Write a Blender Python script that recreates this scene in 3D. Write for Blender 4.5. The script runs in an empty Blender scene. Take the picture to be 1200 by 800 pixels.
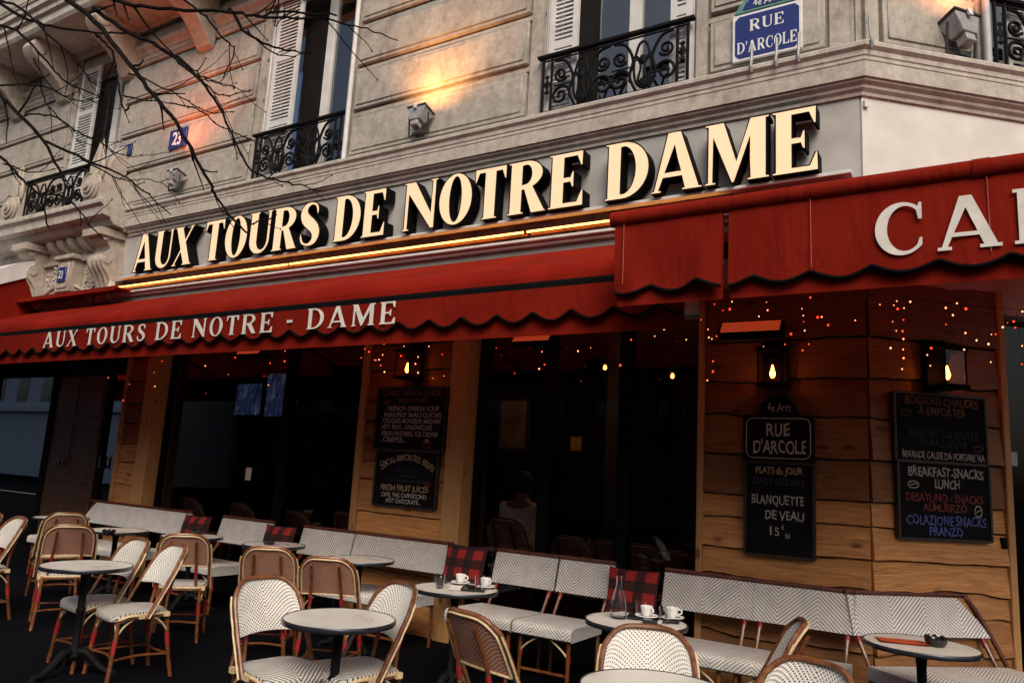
import bpy, math, random
from math import sin, cos, pi, radians
from mathutils import Vector, Matrix
random.seed(11)
SC = bpy.context.scene
COL = SC.collection

# ------------------------------------------------------------------ camera
F = 899.36
EYE = Vector((0, 0, 1.55))
def cam_basis(yaw, pitch, roll):
    f = Vector((sin(yaw)*cos(pitch), cos(yaw)*cos(pitch), sin(pitch)))
    r0 = Vector((cos(yaw), -sin(yaw), 0)); u0 = r0.cross(f)
    return cos(roll)*r0 + sin(roll)*u0, -sin(roll)*r0 + cos(roll)*u0, f
CR, CU, CF = cam_basis(radians(-32.2758), radians(9.7605), radians(3.3263))
cd = bpy.data.cameras.new('camera'); cam = bpy.data.objects.new('camera', cd); COL.objects.link(cam)
m = Matrix.Identity(4)
for i in range(3):
    m[i][0] = CR[i]; m[i][1] = CU[i]; m[i][2] = -CF[i]; m[i][3] = EYE[i]
cam.matrix_world = m
cd.sensor_width = 36; cd.lens = F/1200*36; cd.clip_start = .05; cd.clip_end = 800
SC.camera = cam
def ray(px, py): return CR*((px-600)/F) + CU*((400-py)/F) + CF
def aty(px, py, y):
    d = ray(px, py); return EYE + d*((y-EYE.y)/d.y)
def atz(px, py, z):
    d = ray(px, py); return EYE + d*((z-EYE.z)/d.z)

# ------------------------------------------------------------------ light
SUN_DIR = Vector((0.60, -0.74, 0.92)).normalized()
elev = math.asin(SUN_DIR.z); az = math.atan2(SUN_DIR.x, SUN_DIR.y)
wd = bpy.data.worlds.new('World'); SC.world = wd; wd.use_nodes = True
nt = wd.node_tree; bg = nt.nodes['Background']
sky = nt.nodes.new('ShaderNodeTexSky'); sky.sky_type = 'NISHITA'; sky.sun_disc = False
sky.sun_elevation = elev; sky.sun_rotation = az; sky.dust_density = 6.0; sky.ozone_density = .6; sky.air_density = 1.0
nt.links.new(sky.outputs[0], bg.inputs[0]); bg.inputs[1].default_value = 0.056
sd = bpy.data.lights.new('sun', 'SUN'); sd.energy = 0.95; sd.angle = radians(34); sd.color = (1, .90, .77)
so = bpy.data.objects.new('sun', sd); COL.objects.link(so)
so.rotation_euler = SUN_DIR.to_track_quat('Z', 'Y').to_euler(); so.location = (4, -6, 20)
vs = SC.view_settings; vs.view_transform = 'Standard'; vs.look = 'None'; vs.exposure = 1.08; vs.gamma = 1
SC.render.engine = 'CYCLES'
SC.cycles.max_bounces = 8; SC.cycles.transparent_max_bounces = 12
try:
    SC.cycles.sample_clamp_indirect = 4.0
    SC.cycles.use_denoising = True
except Exception: pass

# ------------------------------------------------------------------ node materials
class NT:
    def __init__(s, name):
        s.m = bpy.data.materials.new(name); s.m.use_nodes = True
        s.t = s.m.node_tree; s.b = s.t.nodes['Principled BSDF']; s.out = s.t.nodes['Material Output']
    def n(s, typ, **kw):
        x = s.t.nodes.new('ShaderNode'+typ)
        for k, v in kw.items(): setattr(x, k, v)
        return x
    def put(s, sock, v):
        if hasattr(v, 'is_output') or isinstance(v, bpy.types.NodeSocket): s.t.links.new(v, sock)
        elif v is not None: sock.default_value = v
    def math(s, op, a, b=None, c=None):
        x = s.n('Math', operation=op); s.put(x.inputs[0], a)
        if b is not None: s.put(x.inputs[1], b)
        if c is not None: s.put(x.inputs[2], c)
        return x.outputs[0]
    def coord(s, kind='Object'): return s.n('TexCoord').outputs[kind]
    def mapping(s, vec, scale=(1, 1, 1), loc=(0, 0, 0), rot=(0, 0, 0)):
        x = s.n('Mapping'); s.put(x.inputs['Vector'], vec); x.inputs['Scale'].default_value = scale
        x.inputs['Location'].default_value = loc; x.inputs['Rotation'].default_value = rot; return x.outputs[0]
    def noise(s, vec, scale, detail=4, rough=.55, dist=0):
        x = s.n('TexNoise'); s.put(x.inputs['Vector'], vec); x.inputs['Scale'].default_value = scale
        x.inputs['Detail'].default_value = detail; x.inputs['Roughness'].default_value = rough; x.inputs['Distortion'].default_value = dist
        return x.outputs[0]
    def ramp(s, fac, stops):
        x = s.n('ValToRGB'); s.put(x.inputs[0], fac); e = x.color_ramp.elements
        while len(e) < len(stops): e.new(.5)
        for el, (p, c) in zip(e, stops): el.position = p; el.color = (*c, 1) if len(c) == 3 else c
        return x.outputs[0]
    def mix(s, fac, a, b, mode='MIX'):
        x = s.n('Mix', data_type='RGBA', blend_type=mode); s.put(x.inputs[0], fac)
        for sock, v in ((x.inputs[6], a), (x.inputs[7], b)):
            if isinstance(v, tuple): v = (*v, 1) if len(v) == 3 else v
            s.put(sock, v)
        return x.outputs[2]
    def bump(s, h, strength=.3, dist=.01):
        x = s.n('Bump'); x.inputs['Strength'].default_value = strength; x.inputs['Distance'].default_value = dist
        s.put(x.inputs['Height'], h); s.t.links.new(x.outputs[0], s.b.inputs['Normal'])
    def base(s, c, rough=.6, metal=0, spec=None):
        if isinstance(c, tuple): c = (*c, 1) if len(c) == 3 else c
        s.put(s.b.inputs['Base Color'], c); s.put(s.b.inputs['Roughness'], rough); s.b.inputs['Metallic'].default_value = metal
        if spec is not None: s.b.inputs['Specular IOR Level'].default_value = spec
        return s
def simple(name, c, rough=.6, metal=0, var=.25, scale=20, bump=0, spec=None):
    k = NT(name); f = k.noise(k.coord(), scale, 5)
    lo = tuple(v*(1-var) for v in c); hi = tuple(min(1, v*(1+var)) for v in c)
    k.base(k.ramp(f, [(.3, lo), (.7, hi)]), rough, metal, spec)
    if bump: k.bump(f, bump, .005)
    return k.m
def emit(name, c, strength):
    k = NT(name); k.base(c, .5); k.b.inputs['Emission Color'].default_value = (*c, 1); k.b.inputs['Emission Strength'].default_value = strength
    return k.m
def m_stone(name, lo, hi, stain):
    k = NT(name); co = k.coord()
    a = k.noise(co, 2.1, 9, .72); b = k.noise(co, 11, 10, .72); c = k.noise(k.mapping(co, (2, 2, .9)), 1.7, 7, .68)
    col = k.ramp(a, [(.28, lo), (.72, hi)])
    col = k.mix(k.ramp(c, [(.52, (0, 0, 0)), (.78, (.8, .8, .8))]), col, stain)
    col = k.mix(.55, col, k.ramp(b, [(.3, (.38, .38, .38)), (.72, (1.25, 1.25, 1.25))]), 'MULTIPLY')
    d = k.noise(co, 85, 4, .7)
    pits = k.ramp(d, [(.33, (.25, .23, .21)), (.42, (1, 1, 1))])
    col = k.mix(.6, col, pits, 'MULTIPLY')
    k.base(col, .85); k.bump(k.math('ADD', b, k.math('MULTIPLY', d, .5)), .55, .012); return k.m
def weave(name, light, dark, p=.0155, zig=.25, w1=.42, w2=.62, shift=0.0, rough=.45, q=.92):
    k = NT(name); sx = k.n('SeparateXYZ'); k.t.links.new(k.coord('UV'), sx.inputs[0])
    a = k.math('PINGPONG', k.math('ADD', sx.outputs[0], shift), zig)
    s = k.math('DIVIDE', k.math('ADD', sx.outputs[1], k.math('MULTIPLY', a, .9)), p)
    t = k.math('DIVIDE', k.math('SUBTRACT', k.math('MULTIPLY', sx.outputs[1], .9), a), p*q)
    fs = k.math('FRACT', s); ft = k.math('FRACT', t)
    dark_f = k.math('MULTIPLY', k.math('LESS_THAN', fs, w1), k.math('LESS_THAN', ft, w2))
    nz = k.noise(k.coord('UV'), 9, 4)
    lt = k.ramp(nz, [(.3, tuple(v*.8 for v in light)), (.7, light)])
    oi = k.n('ObjectInfo'); lt = k.mix(1.0, lt, k.ramp(oi.outputs['Random'], [(0, (.86, .85, .82)), (1, (1, 1, 1))]), 'MULTIPLY'); k.base(k.mix(dark_f, lt, dark), rough)
    h = k.math('ADD', k.math('MULTIPLY', k.math('PINGPONG', s, .5), 1.0), k.math('PINGPONG', t, .5))
    h = k.math('SUBTRACT', h, k.math('MULTIPLY', dark_f, .5))
    k.bump(h, .5, .004); return k.m
def m_wood(name, lo, hi, vert=False, rough=.62):
    k = NT(name); co = k.coord('UV')
    att = k.n('Attribute'); att.attribute_name = 'tone'
    off = k.n('VectorMath', operation='ADD'); k.t.links.new(co, off.inputs[0])
    cmb = k.n('CombineXYZ'); k.put(cmb.inputs[0], k.math('MULTIPLY', att.outputs['Fac'], 37.0)); k.put(cmb.inputs[1], k.math('MULTIPLY', att.outputs['Fac'], 11.0))
    k.t.links.new(cmb.outputs[0], off.inputs[1]); v = off.outputs[0]
    g = k.noise(k.mapping(v, (1.6, 34, 1)), 1.7, 8, .68, 1.4); g2 = k.noise(k.mapping(v, (.7, 5, 1)), 2.0, 3, .5, 1.2)
    vor = k.n('TexVoronoi'); k.put(vor.inputs['Vector'], k.mapping(v, (2.3, 5.2, 1))); vor.inputs['Scale'].default_value = 1.0
    knot = k.ramp(vor.outputs['Distance'], [(.07, (1, 1, 1)), (.17, (0, 0, 0))])
    col = k.ramp(g, [(.32, lo), (.66, hi)])
    col = k.mix(k.math('MULTIPLY', g2, .5), col, k.ramp(g2, [(.35, lo), (.65, hi)]))
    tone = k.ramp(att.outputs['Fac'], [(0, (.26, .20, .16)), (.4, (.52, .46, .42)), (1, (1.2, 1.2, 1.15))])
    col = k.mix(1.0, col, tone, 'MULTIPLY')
    col = k.mix(k.math('MULTIPLY', knot, .85), col, tuple(c*.22 for c in lo))
    k.base(col, rough); k.bump(g, .55, .006); return k.m
def m_glass(name, tint, refl=1.0, ior=1.5):
    k = NT(name); k.t.nodes.remove(k.b)
    tr = k.n('BsdfTransparent'); tr.inputs[0].default_value = (*tint, 1)
    gl = k.n('BsdfGlossy'); gl.inputs['Roughness'].default_value = .015; gl.inputs[0].default_value = (refl, refl, refl, 1)
    fr = k.n('Fresnel'); fr.inputs[0].default_value = ior
    mx = k.n('MixShader'); gm = k.n('NewGeometry'); k.put(mx.inputs[0], k.math('MULTIPLY', fr.outputs[0], k.math('SUBTRACT', 1.0, gm.outputs['Backfacing'])))
    k.t.links.new(tr.outputs[0], mx.inputs[1]); k.t.links.new(gl.outputs[0], mx.inputs[2]); k.t.links.new(mx.outputs[0], k.out.inputs[0])
    return k.m
def m_clear(name, ior=1.3):
    k = NT(name); k.base((.96, .98, 1.0), .01); k.b.inputs['Transmission Weight'].default_value = 1; k.b.inputs['IOR'].default_value = ior; return k.m

M = {}
M['stone'] = m_stone('stone', (.33, .298, .260), (.55, .505, .445), (.15, .128, .110))
M['stone_trim'] = m_stone('stone_trim', (.44, .40, .355), (.58, .535, .475), (.27, .232, .20))
M['carved'] = m_stone('carved_stone', (.42, .365, .305), (.57, .51, .435), (.22, .175, .14))
M['plaster_grey'] = simple('grey_plaster', (.40, .395, .38), .85, var=.18, scale=3, bump=.1)
M['plaster_white'] = simple('white_plaster', (.63, .61, .575), .85, var=.11, scale=3.2, bump=.08)
M['white_paint'] = simple('white_paint', (.62, .61, .60), .5, var=.12, scale=6)
M['grey_paint'] = simple('grey_paint', (.42, .42, .44), .5, var=.12, scale=6)
M['iron'] = simple('wrought_iron', (.004, .004, .005), .7, var=.3, scale=40, spec=.15)
M['black'] = simple('black_paint', (.004, .004, .0044), .7, var=.3, scale=30, spec=.08)
M['board'] = simple('blackboard', (.0045, .0045, .005), .8, var=.5, scale=8, spec=.15)
M['board_frame'] = simple('board_frame', (.022, .018, .016), .5, var=.3)
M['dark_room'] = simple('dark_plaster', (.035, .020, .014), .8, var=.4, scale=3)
M['dark_wood'] = simple('dark_wood', (.045, .022, .012), .5, var=.4, scale=9)
M['door_wood'] = simple('door_wood', (.060, .028, .016), .45, var=.4, scale=7)
M['red_fabric'] = None
k = NT('red_awning_canvas'); co = k.coord(); f1 = k.noise(co, 1.6, 5); f2 = k.noise(co, 160, 2)
k.base(k.mix(.35, k.ramp(f1, [(.3, (.150, .0085, .0042)), (.7, (.215, .0135, .0065))]), k.ramp(f2, [(.3, (.6, .6, .6)), (.7, (1.2, 1.2, 1.2))]), 'MULTIPLY'), .9, 0, .05)
k.bump(k.math('ADD', k.noise(k.mapping(co, (3.2, 1, 1.1)), 1.5, 3, .55, .6), k.math('MULTIPLY', f2, .02)), .34, .09); M['red_fabric'] = k.m
k = NT('red_canopy_canvas'); co = k.coord(); f1 = k.noise(co, 1.6, 5); f3 = k.noise(k.mapping(co, (2.2, .5, .5)), 2.0, 5, .6)
k.base(k.mix(.6, k.ramp(f1, [(.3, (.19, .0092, .0045)), (.7, (.27, .015, .007))]), k.ramp(f3, [(.3, (.6, .6, .6)), (.7, (1.25, 1.2, 1.2))]), 'MULTIPLY'), .85, 0, .06)
tl = k.n('BsdfTranslucent'); tl.inputs[0].default_value = (.55, .03, .011, 1); mx = k.n('MixShader'); mx.inputs[0].default_value = .17
k.t.links.new(k.b.outputs[0], mx.inputs[1]); k.t.links.new(tl.outputs[0], mx.inputs[2]); k.t.links.new(mx.outputs[0], k.out.inputs[0]); M['red_canopy'] = k.m
M['red_seam'] = simple('red_stitching', (.34, .06, .04), .8)
M['black_trim'] = simple('black_trim', (.005, .003, .003), .9, var=.2, spec=.1)
M['white_print'] = simple('white_print', (.66, .62, .58), .7, var=.14, scale=12)
M['cream_letter'] = None
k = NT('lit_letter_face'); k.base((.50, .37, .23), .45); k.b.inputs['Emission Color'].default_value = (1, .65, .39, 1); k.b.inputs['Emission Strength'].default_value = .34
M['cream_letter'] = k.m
M['neon'] = emit('neon', (1, .38, .07), 3.8)
M['neon_back'] = simple('copper_reflector', (.07, .022, .010), .16, .8, var=.6, scale=5, bump=.15)
M['plank'] = m_wood('plank', (.22, .074, .019), (.66, .325, .108))
M['post'] = m_wood('post_wood', (.30, .145, .05), (.47, .26, .105))
M['gap'] = simple('gap_black', (.012, .007, .005), .9)
M['glass'] = m_glass('shop_glass', (.62, .61, .60), .8)
M['win_glass'] = m_glass('window_glass', (.5, .55, .6), 1.0, 2.4)
M['entrance_glass'] = m_glass('entrance_glass', (.5, .55, .6), 1.0, 4.2)
M['clear'] = m_clear('clear_glass', 1.25)
M['lantern_glass'] = m_glass('lantern_glass', (1, .95, .88), .6)
M['rattan'] = None
k = NT('rattan'); co = k.coord(); f = k.noise(k.mapping(co, (1, 1, 1)), 30, 5)
k.base(k.ramp(f, [(.25, (.065, .019, .007)), (.5, (.155, .05, .016)), (.78, (.27, .12, .042))]), .36); k.b.inputs['Coat Weight'].default_value = .25; k.bump(f, .15, .003); 
oi = k.n('ObjectInfo'); cur_ = k.b.inputs['Base Color'].links[0].from_socket; k.put(k.b.inputs['Base Color'], k.mix(1.0, cur_, k.ramp(oi.outputs['Random'], [(0, (.72, .68, .64)), (1, (1.15, 1.15, 1.12))]), 'MULTIPLY')); M['rattan'] = k.m
M['rattan_dark'] = simple('dark_rattan', (.10, .024, .012), .35, var=.5, scale=25)
M['cream_cane'] = simple('cream_cane', (.62, .47, .28), .45, var=.25, scale=25)
M['red_bind'] = simple('red_binding', (.26, .012, .012), .45, var=.3, scale=60)
M['weave_front'] = weave('white_weave', (.82, .79, .74), (.035, .035, .042), p=.020, zig=.25, shift=.25, w1=.46, w2=.46, q=.85)
M['weave_seat'] = weave('seat_weave', (.82, .79, .74), (.03, .03, .036), p=.025, zig=.25, shift=.25, w1=.44, w2=.80, q=.6)
M['weave_back'] = weave('russet_weave', (.60, .37, .28), (.20, .034, .018), p=.020, zig=.25, w1=.66, w2=.72, shift=.25, q=.8)
M['weave_bench'] = weave('bench_weave', (.88, .86, .83), (.030, .029, .034), p=.0265, zig=.27, w1=.36, w2=.72, q=.62)
M['table_top'] = simple('speckled_laminate', (.74, .71, .65), .25, var=.12, scale=260)
k = NT('laminate'); co = k.coord(); sp = k.noise(co, 260, 4, .7); sm = k.noise(co, 6, 6, .65)
k.base(k.mix(.28, k.ramp(sp, [(.38, (.52, .49, .44)), (.6, (.78, .75, .69))]), k.ramp(sm, [(.3, (.72, .70, .66)), (.7, (1.05, 1.05, 1.05))]), 'MULTIPLY'), k.math('MULTIPLY_ADD', sm, .5, .08)); M['table_top'] = k.m
M['chrome'] = simple('table_edge_band', (.075, .08, .10), .25, .8, var=.2)
M['asphalt'] = None
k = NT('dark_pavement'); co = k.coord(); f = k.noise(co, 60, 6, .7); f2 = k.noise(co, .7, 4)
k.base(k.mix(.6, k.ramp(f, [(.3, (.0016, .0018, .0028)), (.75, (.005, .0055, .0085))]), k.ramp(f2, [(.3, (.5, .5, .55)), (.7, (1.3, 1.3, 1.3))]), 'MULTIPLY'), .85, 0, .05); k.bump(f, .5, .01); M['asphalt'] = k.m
M['china'] = simple('white_china', (.80, .79, .77), .15, var=.03)
M['ash_black'] = simple('black_ceramic', (.012, .012, .013), .25, var=.2)
M['tray'] = simple('black_tray', (.014, .014, .016), .2, var=.2)
M['coffee'] = simple('coffee', (.05, .018, .006), .1)
M['paper'] = simple('paper', (.72, .68, .62), .8, var=.05)
M['orange_paper'] = simple('orange_paper', (.50, .075, .018), .6, var=.15)
M['enamel_blue'] = simple('blue_enamel', (.012, .025, .16), .25, var=.15)
M['enamel_white'] = simple('white_enamel', (.72, .73, .74), .3, var=.06)
M['enamel_green'] = simple('green_enamel', (.10, .24, .21), .35, var=.15)
M['lamp_grey'] = simple('lamp_grey', (.34, .34, .34), .45, .3, var=.2)
M['lamp_dark'] = simple('lamp_dark', (.035, .037, .042), .45, .3, var=.2)
M['chalk_white'] = simple('chalk_white', (0.432, 0.418, 0.389), .9, var=.2, scale=50)
M['chalk_cream'] = simple('chalk_cream', (0.418, 0.317, 0.202), .9, var=.2, scale=50)
M['chalk_red'] = simple('chalk_red', (0.195, 0.038, 0.038), .9, var=.25, scale=50)
M['chalk_rust'] = simple('chalk_rust', (0.180, 0.083, 0.045), .9, var=.25, scale=50)
M['chalk_blue'] = simple('chalk_blue', (0.090, 0.120, 0.375), .9, var=.25, scale=50)
M['chalk_navy'] = simple('chalk_navy', (0.030, 0.036, 0.084), .9, var=.25, scale=50)
M['filament'] = emit('filament', (1, .27, .04), 11)
M['bulb_glow'] = emit('bulb_glow', (1, .30, .07), 5)
M['fairy'] = emit('fairy_bulb', (1, .27, .11), 2.2)
M['fairy_red'] = emit('fairy_bulb_red', (1, .05, .012), 1.2)
M['heater'] = emit('heater_element', (1, .13, .04), .13)
M['bark'] = simple('bark', (.009, .0065, .006), .9, var=.5, scale=30, bump=.4, spec=.1)
M['cloth_dark'] = simple('dark_cloth', (.015, .016, .02), .85, var=.2)
M['shirt'] = simple('white_shirt', (.78, .79, .82), .85, var=.06)
M['skin'] = simple('skin', (.38, .20, .14), .5, var=.08)
M['hair'] = simple('dark_hair', (.02, .014, .010), .6, var=.3)
k = NT('plaid_wool'); sx = k.n('SeparateXYZ'); k.t.links.new(k.coord('UV'), sx.inputs[0])
def stripe(o):
    return k.math('LESS_THAN', k.math('FRACT', k.math('DIVIDE', o, .165)), .50)
su, sv = stripe(sx.outputs[0]), stripe(sx.outputs[1]); thr = k.math('PINGPONG', k.math('MULTIPLY', k.math('ADD', sx.outputs[0], sx.outputs[1]), 120), .5)
lines = k.math('MAXIMUM', k.math('LESS_THAN', k.math('FRACT', k.math('DIVIDE', k.math('ADD', sx.outputs[0], .035), .165)), .06), k.math('LESS_THAN', k.math('FRACT', k.math('DIVIDE', k.math('ADD', sx.outputs[1], .035), .165)), .06))
col = k.mix(k.math('MULTIPLY', k.math('ADD', su, sv), .5), (.007, .006, .007), (.085, .008, .009))
col = k.mix(k.math('MULTIPLY', su, sv), col, (.29, .016, .014)); col = k.mix(k.math('MULTIPLY', lines, .6), col, (.05, .006, .006))
k.base(k.mix(.3, col, k.ramp(k.noise(k.coord('UV'), 90, 3), [(.3, (.5, .5, .5)), (.7, (1.3, 1.3, 1.3))]), 'MULTIPLY'), .95); M['plaid'] = k.m
def screen(name, a, b, c, st):
    k = NT(name); f = k.noise(k.mapping(k.coord(), (9, 1, 5)), 1.0, 4, .7, .5); colr = k.ramp(f, [(.35, a), (.52, b), (.7, c)])
    k.base((.01, .01, .01), .3); k.put(k.b.inputs['Emission Color'], colr); k.b.inputs['Emission Strength'].default_value = st; return k.m
M['tv'] = screen('tv_picture', (.02, .03, .10), (.10, .16, .42), (.45, .55, .85), .10)

# ------------------------------------------------------------------ mesh builder
W0 = {}
class MB:
    def __init__(s, T=None):
        s.v = []; s.f = []; s.mi = []; s.uv = []; s.tone = []; s.cur = 0; s.t = .5; s.T = T
    def add(s, pts):
        b = len(s.v)
        for p in pts:
            p = Vector(p); s.v.append(s.T @ p if s.T else p)
        return b
    def face(s, idx, uv=None):
        s.f.append(tuple(idx)); s.mi.append(s.cur); s.uv.append(uv); s.tone.append(s.t)
    def box(s, x0, x1, y0, y1, z0, z1, R=None):
        P = [Vector((x, y, z)) for z in (z0, z1) for y in (y0, y1) for x in (x0, x1)]
        if R: P = [R @ p for p in P]
        b = s.add(P)
        dx, dy, dz = x1-x0, y1-y0, z1-z0
        for q, u, v in (((0, 1, 5, 4), 0, 2), ((3, 2, 6, 7), 0, 2), ((2, 0, 4, 6), 1, 2), ((1, 3, 7, 5), 1, 2), ((4, 5, 7, 6), 0, 1), ((2, 3, 1, 0), 0, 1)):
            cs = [(x, y, z) for z in (z0, z1) for y in (y0, y1) for x in (x0, x1)]
            s.face([b+i for i in q], [(cs[i][u], cs[i][v]) for i in q])
    def tube(s, pts, r, seg=8, closed=False, caps=True):
        pts = [Vector(p) for p in pts]; n = len(pts)
        rs = r if isinstance(r, (list, tuple)) else [r]*n
        tang = []
        for i in range(n):
            a = pts[(i-1) % n] if (closed or i > 0) else pts[i]; b = pts[(i+1) % n] if (closed or i < n-1) else pts[i]
            d = (b-a); tang.append(d.normalized() if d.length > 1e-9 else Vector((0, 0, 1)))
        up = Vector((0, 0, 1)) if abs(tang[0].z) < .9 else Vector((1, 0, 0))
        nrm = (up - tang[0]*up.dot(tang[0])).normalized(); rings = []; L = 0; Ls = []
        for i in range(n):
            if i: L += (pts[i]-pts[i-1]).length
            Ls.append(L)
            nrm = nrm - tang[i]*nrm.dot(tang[i])
            nrm = nrm.normalized() if nrm.length > 1e-6 else tang[i].orthogonal().normalized()
            bn = tang[i].cross(nrm)
            rings.append(s.add([pts[i] + (nrm*cos(2*pi*j/seg) + bn*sin(2*pi*j/seg))*rs[i] for j in range(seg)]))
        for i in range(n if closed else n-1):
            a, b = rings[i], rings[(i+1) % n]
            for j in range(seg):
                j2 = (j+1) % seg
                s.face((a+j, a+j2, b+j2, b+j), [(Ls[i], j/seg), (Ls[i], (j+1)/seg), (Ls[(i+1) % n], (j+1)/seg), (Ls[(i+1) % n], j/seg)])
        if caps and not closed:
            s.face([rings[0]+j for j in range(seg)][::-1]); s.face([rings[-1]+j for j in range(seg)])
    def lathe(s, prof, c=(0, 0, 0), seg=24, sx=1, sy=1):
        c = Vector(c); rings = []
        for r, z in prof:
            if r < 1e-6: rings.append((s.add([c+Vector((0, 0, z))]), 1))
            else: rings.append((s.add([c+Vector((r*sx*cos(2*pi*j/seg), r*sy*sin(2*pi*j/seg), z)) for j in range(seg)]), seg))
        for (a, na), (b, nb) in zip(rings, rings[1:]):
            for j in range(seg):
                j2 = (j+1) % seg
                if na == 1 and nb == 1: break
                if na == 1: s.face((a, b+j2, b+j))
                elif nb == 1: s.face((a+j, a+j2, b))
                else: s.face((a+j, a+j2, b+j2, b+j))
    def prism(s, poly, fn0, fn1):
        n = len(poly); a = s.add([fn0(*p) for p in poly]); b = s.add([fn1(*p) for p in poly])
        s.face([a+i for i in range(n)], [tuple(p) for p in poly]); s.face([b+i for i in range(n)][::-1], [tuple(p) for p in poly][::-1])
        for i in range(n):
            j = (i+1) % n; s.face((a+j, a+i, b+i, b+j))
    def grid(s, fn, nu, nv, uvf=None, flip=False):
        b = s.add([fn(i/nu, j/nv) for j in range(nv+1) for i in range(nu+1)])
        for j in range(nv):
            for i in range(nu):
                q = [b+j*(nu+1)+i, b+j*(nu+1)+i+1, b+(j+1)*(nu+1)+i+1, b+(j+1)*(nu+1)+i]
                w = [(i/nu, j/nv), ((i+1)/nu, j/nv), ((i+1)/nu, (j+1)/nv), (i/nu, (j+1)/nv)]
                uv = [uvf(*p) for p in w] if uvf else w
                if flip: q = q[::-1]; uv = uv[::-1]
                s.face(q, uv)
    def mesh(s, me, mats):
        """append another mesh's geometry through a callable map already applied"""
        pass
    def build(s, name, mats, parent=None, bevel=0, ang=38, local=False, segs=1):
        if not isinstance(mats, (list, tuple)): mats = [mats]
        off = Vector((0, 0, 0)); loc = None
        if parent is not None and not local: off = W0.get(parent.name, Vector((0, 0, 0)))
        elif parent is None and s.v and not local:
            xs = [p.x for p in s.v]; ys = [p.y for p in s.v]; zs = [p.z for p in s.v]
            off = Vector(((min(xs)+max(xs))/2, (min(ys)+max(ys))/2, min(zs))); loc = off
        me = bpy.data.meshes.new(name); me.from_pydata([tuple(p-off) for p in s.v], [], s.f)
        for q in mats: me.materials.append(q)
        me.polygons.foreach_set('material_index', s.mi); me.polygons.foreach_set('use_smooth', [True]*len(s.f))
        if any(u for u in s.uv):
            L = me.uv_layers.new(name='UVMap')
            for p, u in zip(me.polygons, s.uv):
                if u:
                    for li, c in zip(p.loop_indices, u): L.data[li].uv = c
        a = me.attributes.new('tone', 'FLOAT', 'FACE'); a.data.foreach_set('value', s.tone)
        me.update(); me.validate()
        try: me.set_sharp_from_angle(angle=radians(ang))
        except Exception: pass
        o = bpy.data.objects.new(name, me); COL.objects.link(o)
        if loc is not None: o.location = loc; W0[o.name] = loc
        if parent is not None: o.parent = parent; W0[o.name] = off
        if bevel:
            bv = o.modifiers.new('bevel', 'BEVEL'); bv.width = bevel; bv.segments = segs; bv.limit_method = 'ANGLE'; bv.angle_limit = radians(40)
        return o
def tag(o, label=None, cat=None, group=None, kind=None):
    for k_, v in (('label', label), ('category', cat), ('group', group), ('kind', kind)):
        if v: o[k_] = v
    return o
def thing(name, label, cat, loc=(0, 0, 0), rz=0, group=None):
    o = bpy.data.objects.new(name, None); COL.objects.link(o); o.location = loc; o.rotation_euler = (0, 0, rz); o.empty_display_size = .1
    W0[o.name] = Vector(loc); return tag(o, label, cat, group)
def copy_tree(o, parent=None):
    c = o.copy(); COL.objects.link(c); c.parent = parent
    if o.name in W0: W0[c.name] = W0[o.name]
    for ch in list(o.children): copy_tree(ch, c)
    return c
def catmull(pts, n=6, closed=False):
    P = [Vector(p) for p in pts]; out = []; N = len(P)
    for i in range(N if closed else N-1):
        g = lambda q: P[q % N] if closed else P[max(0, min(N-1, q))]
        a, b, c, d = g(i-1), g(i), g(i+1), g(i+2)
        for j in range(n):
            t = j/n
            out.append(.5*((2*b) + (c-a)*t + (2*a-5*b+4*c-d)*t*t + (3*b-a-3*c+d)*t**3))
    if not closed: out.append(P[-1])
    return out

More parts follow.
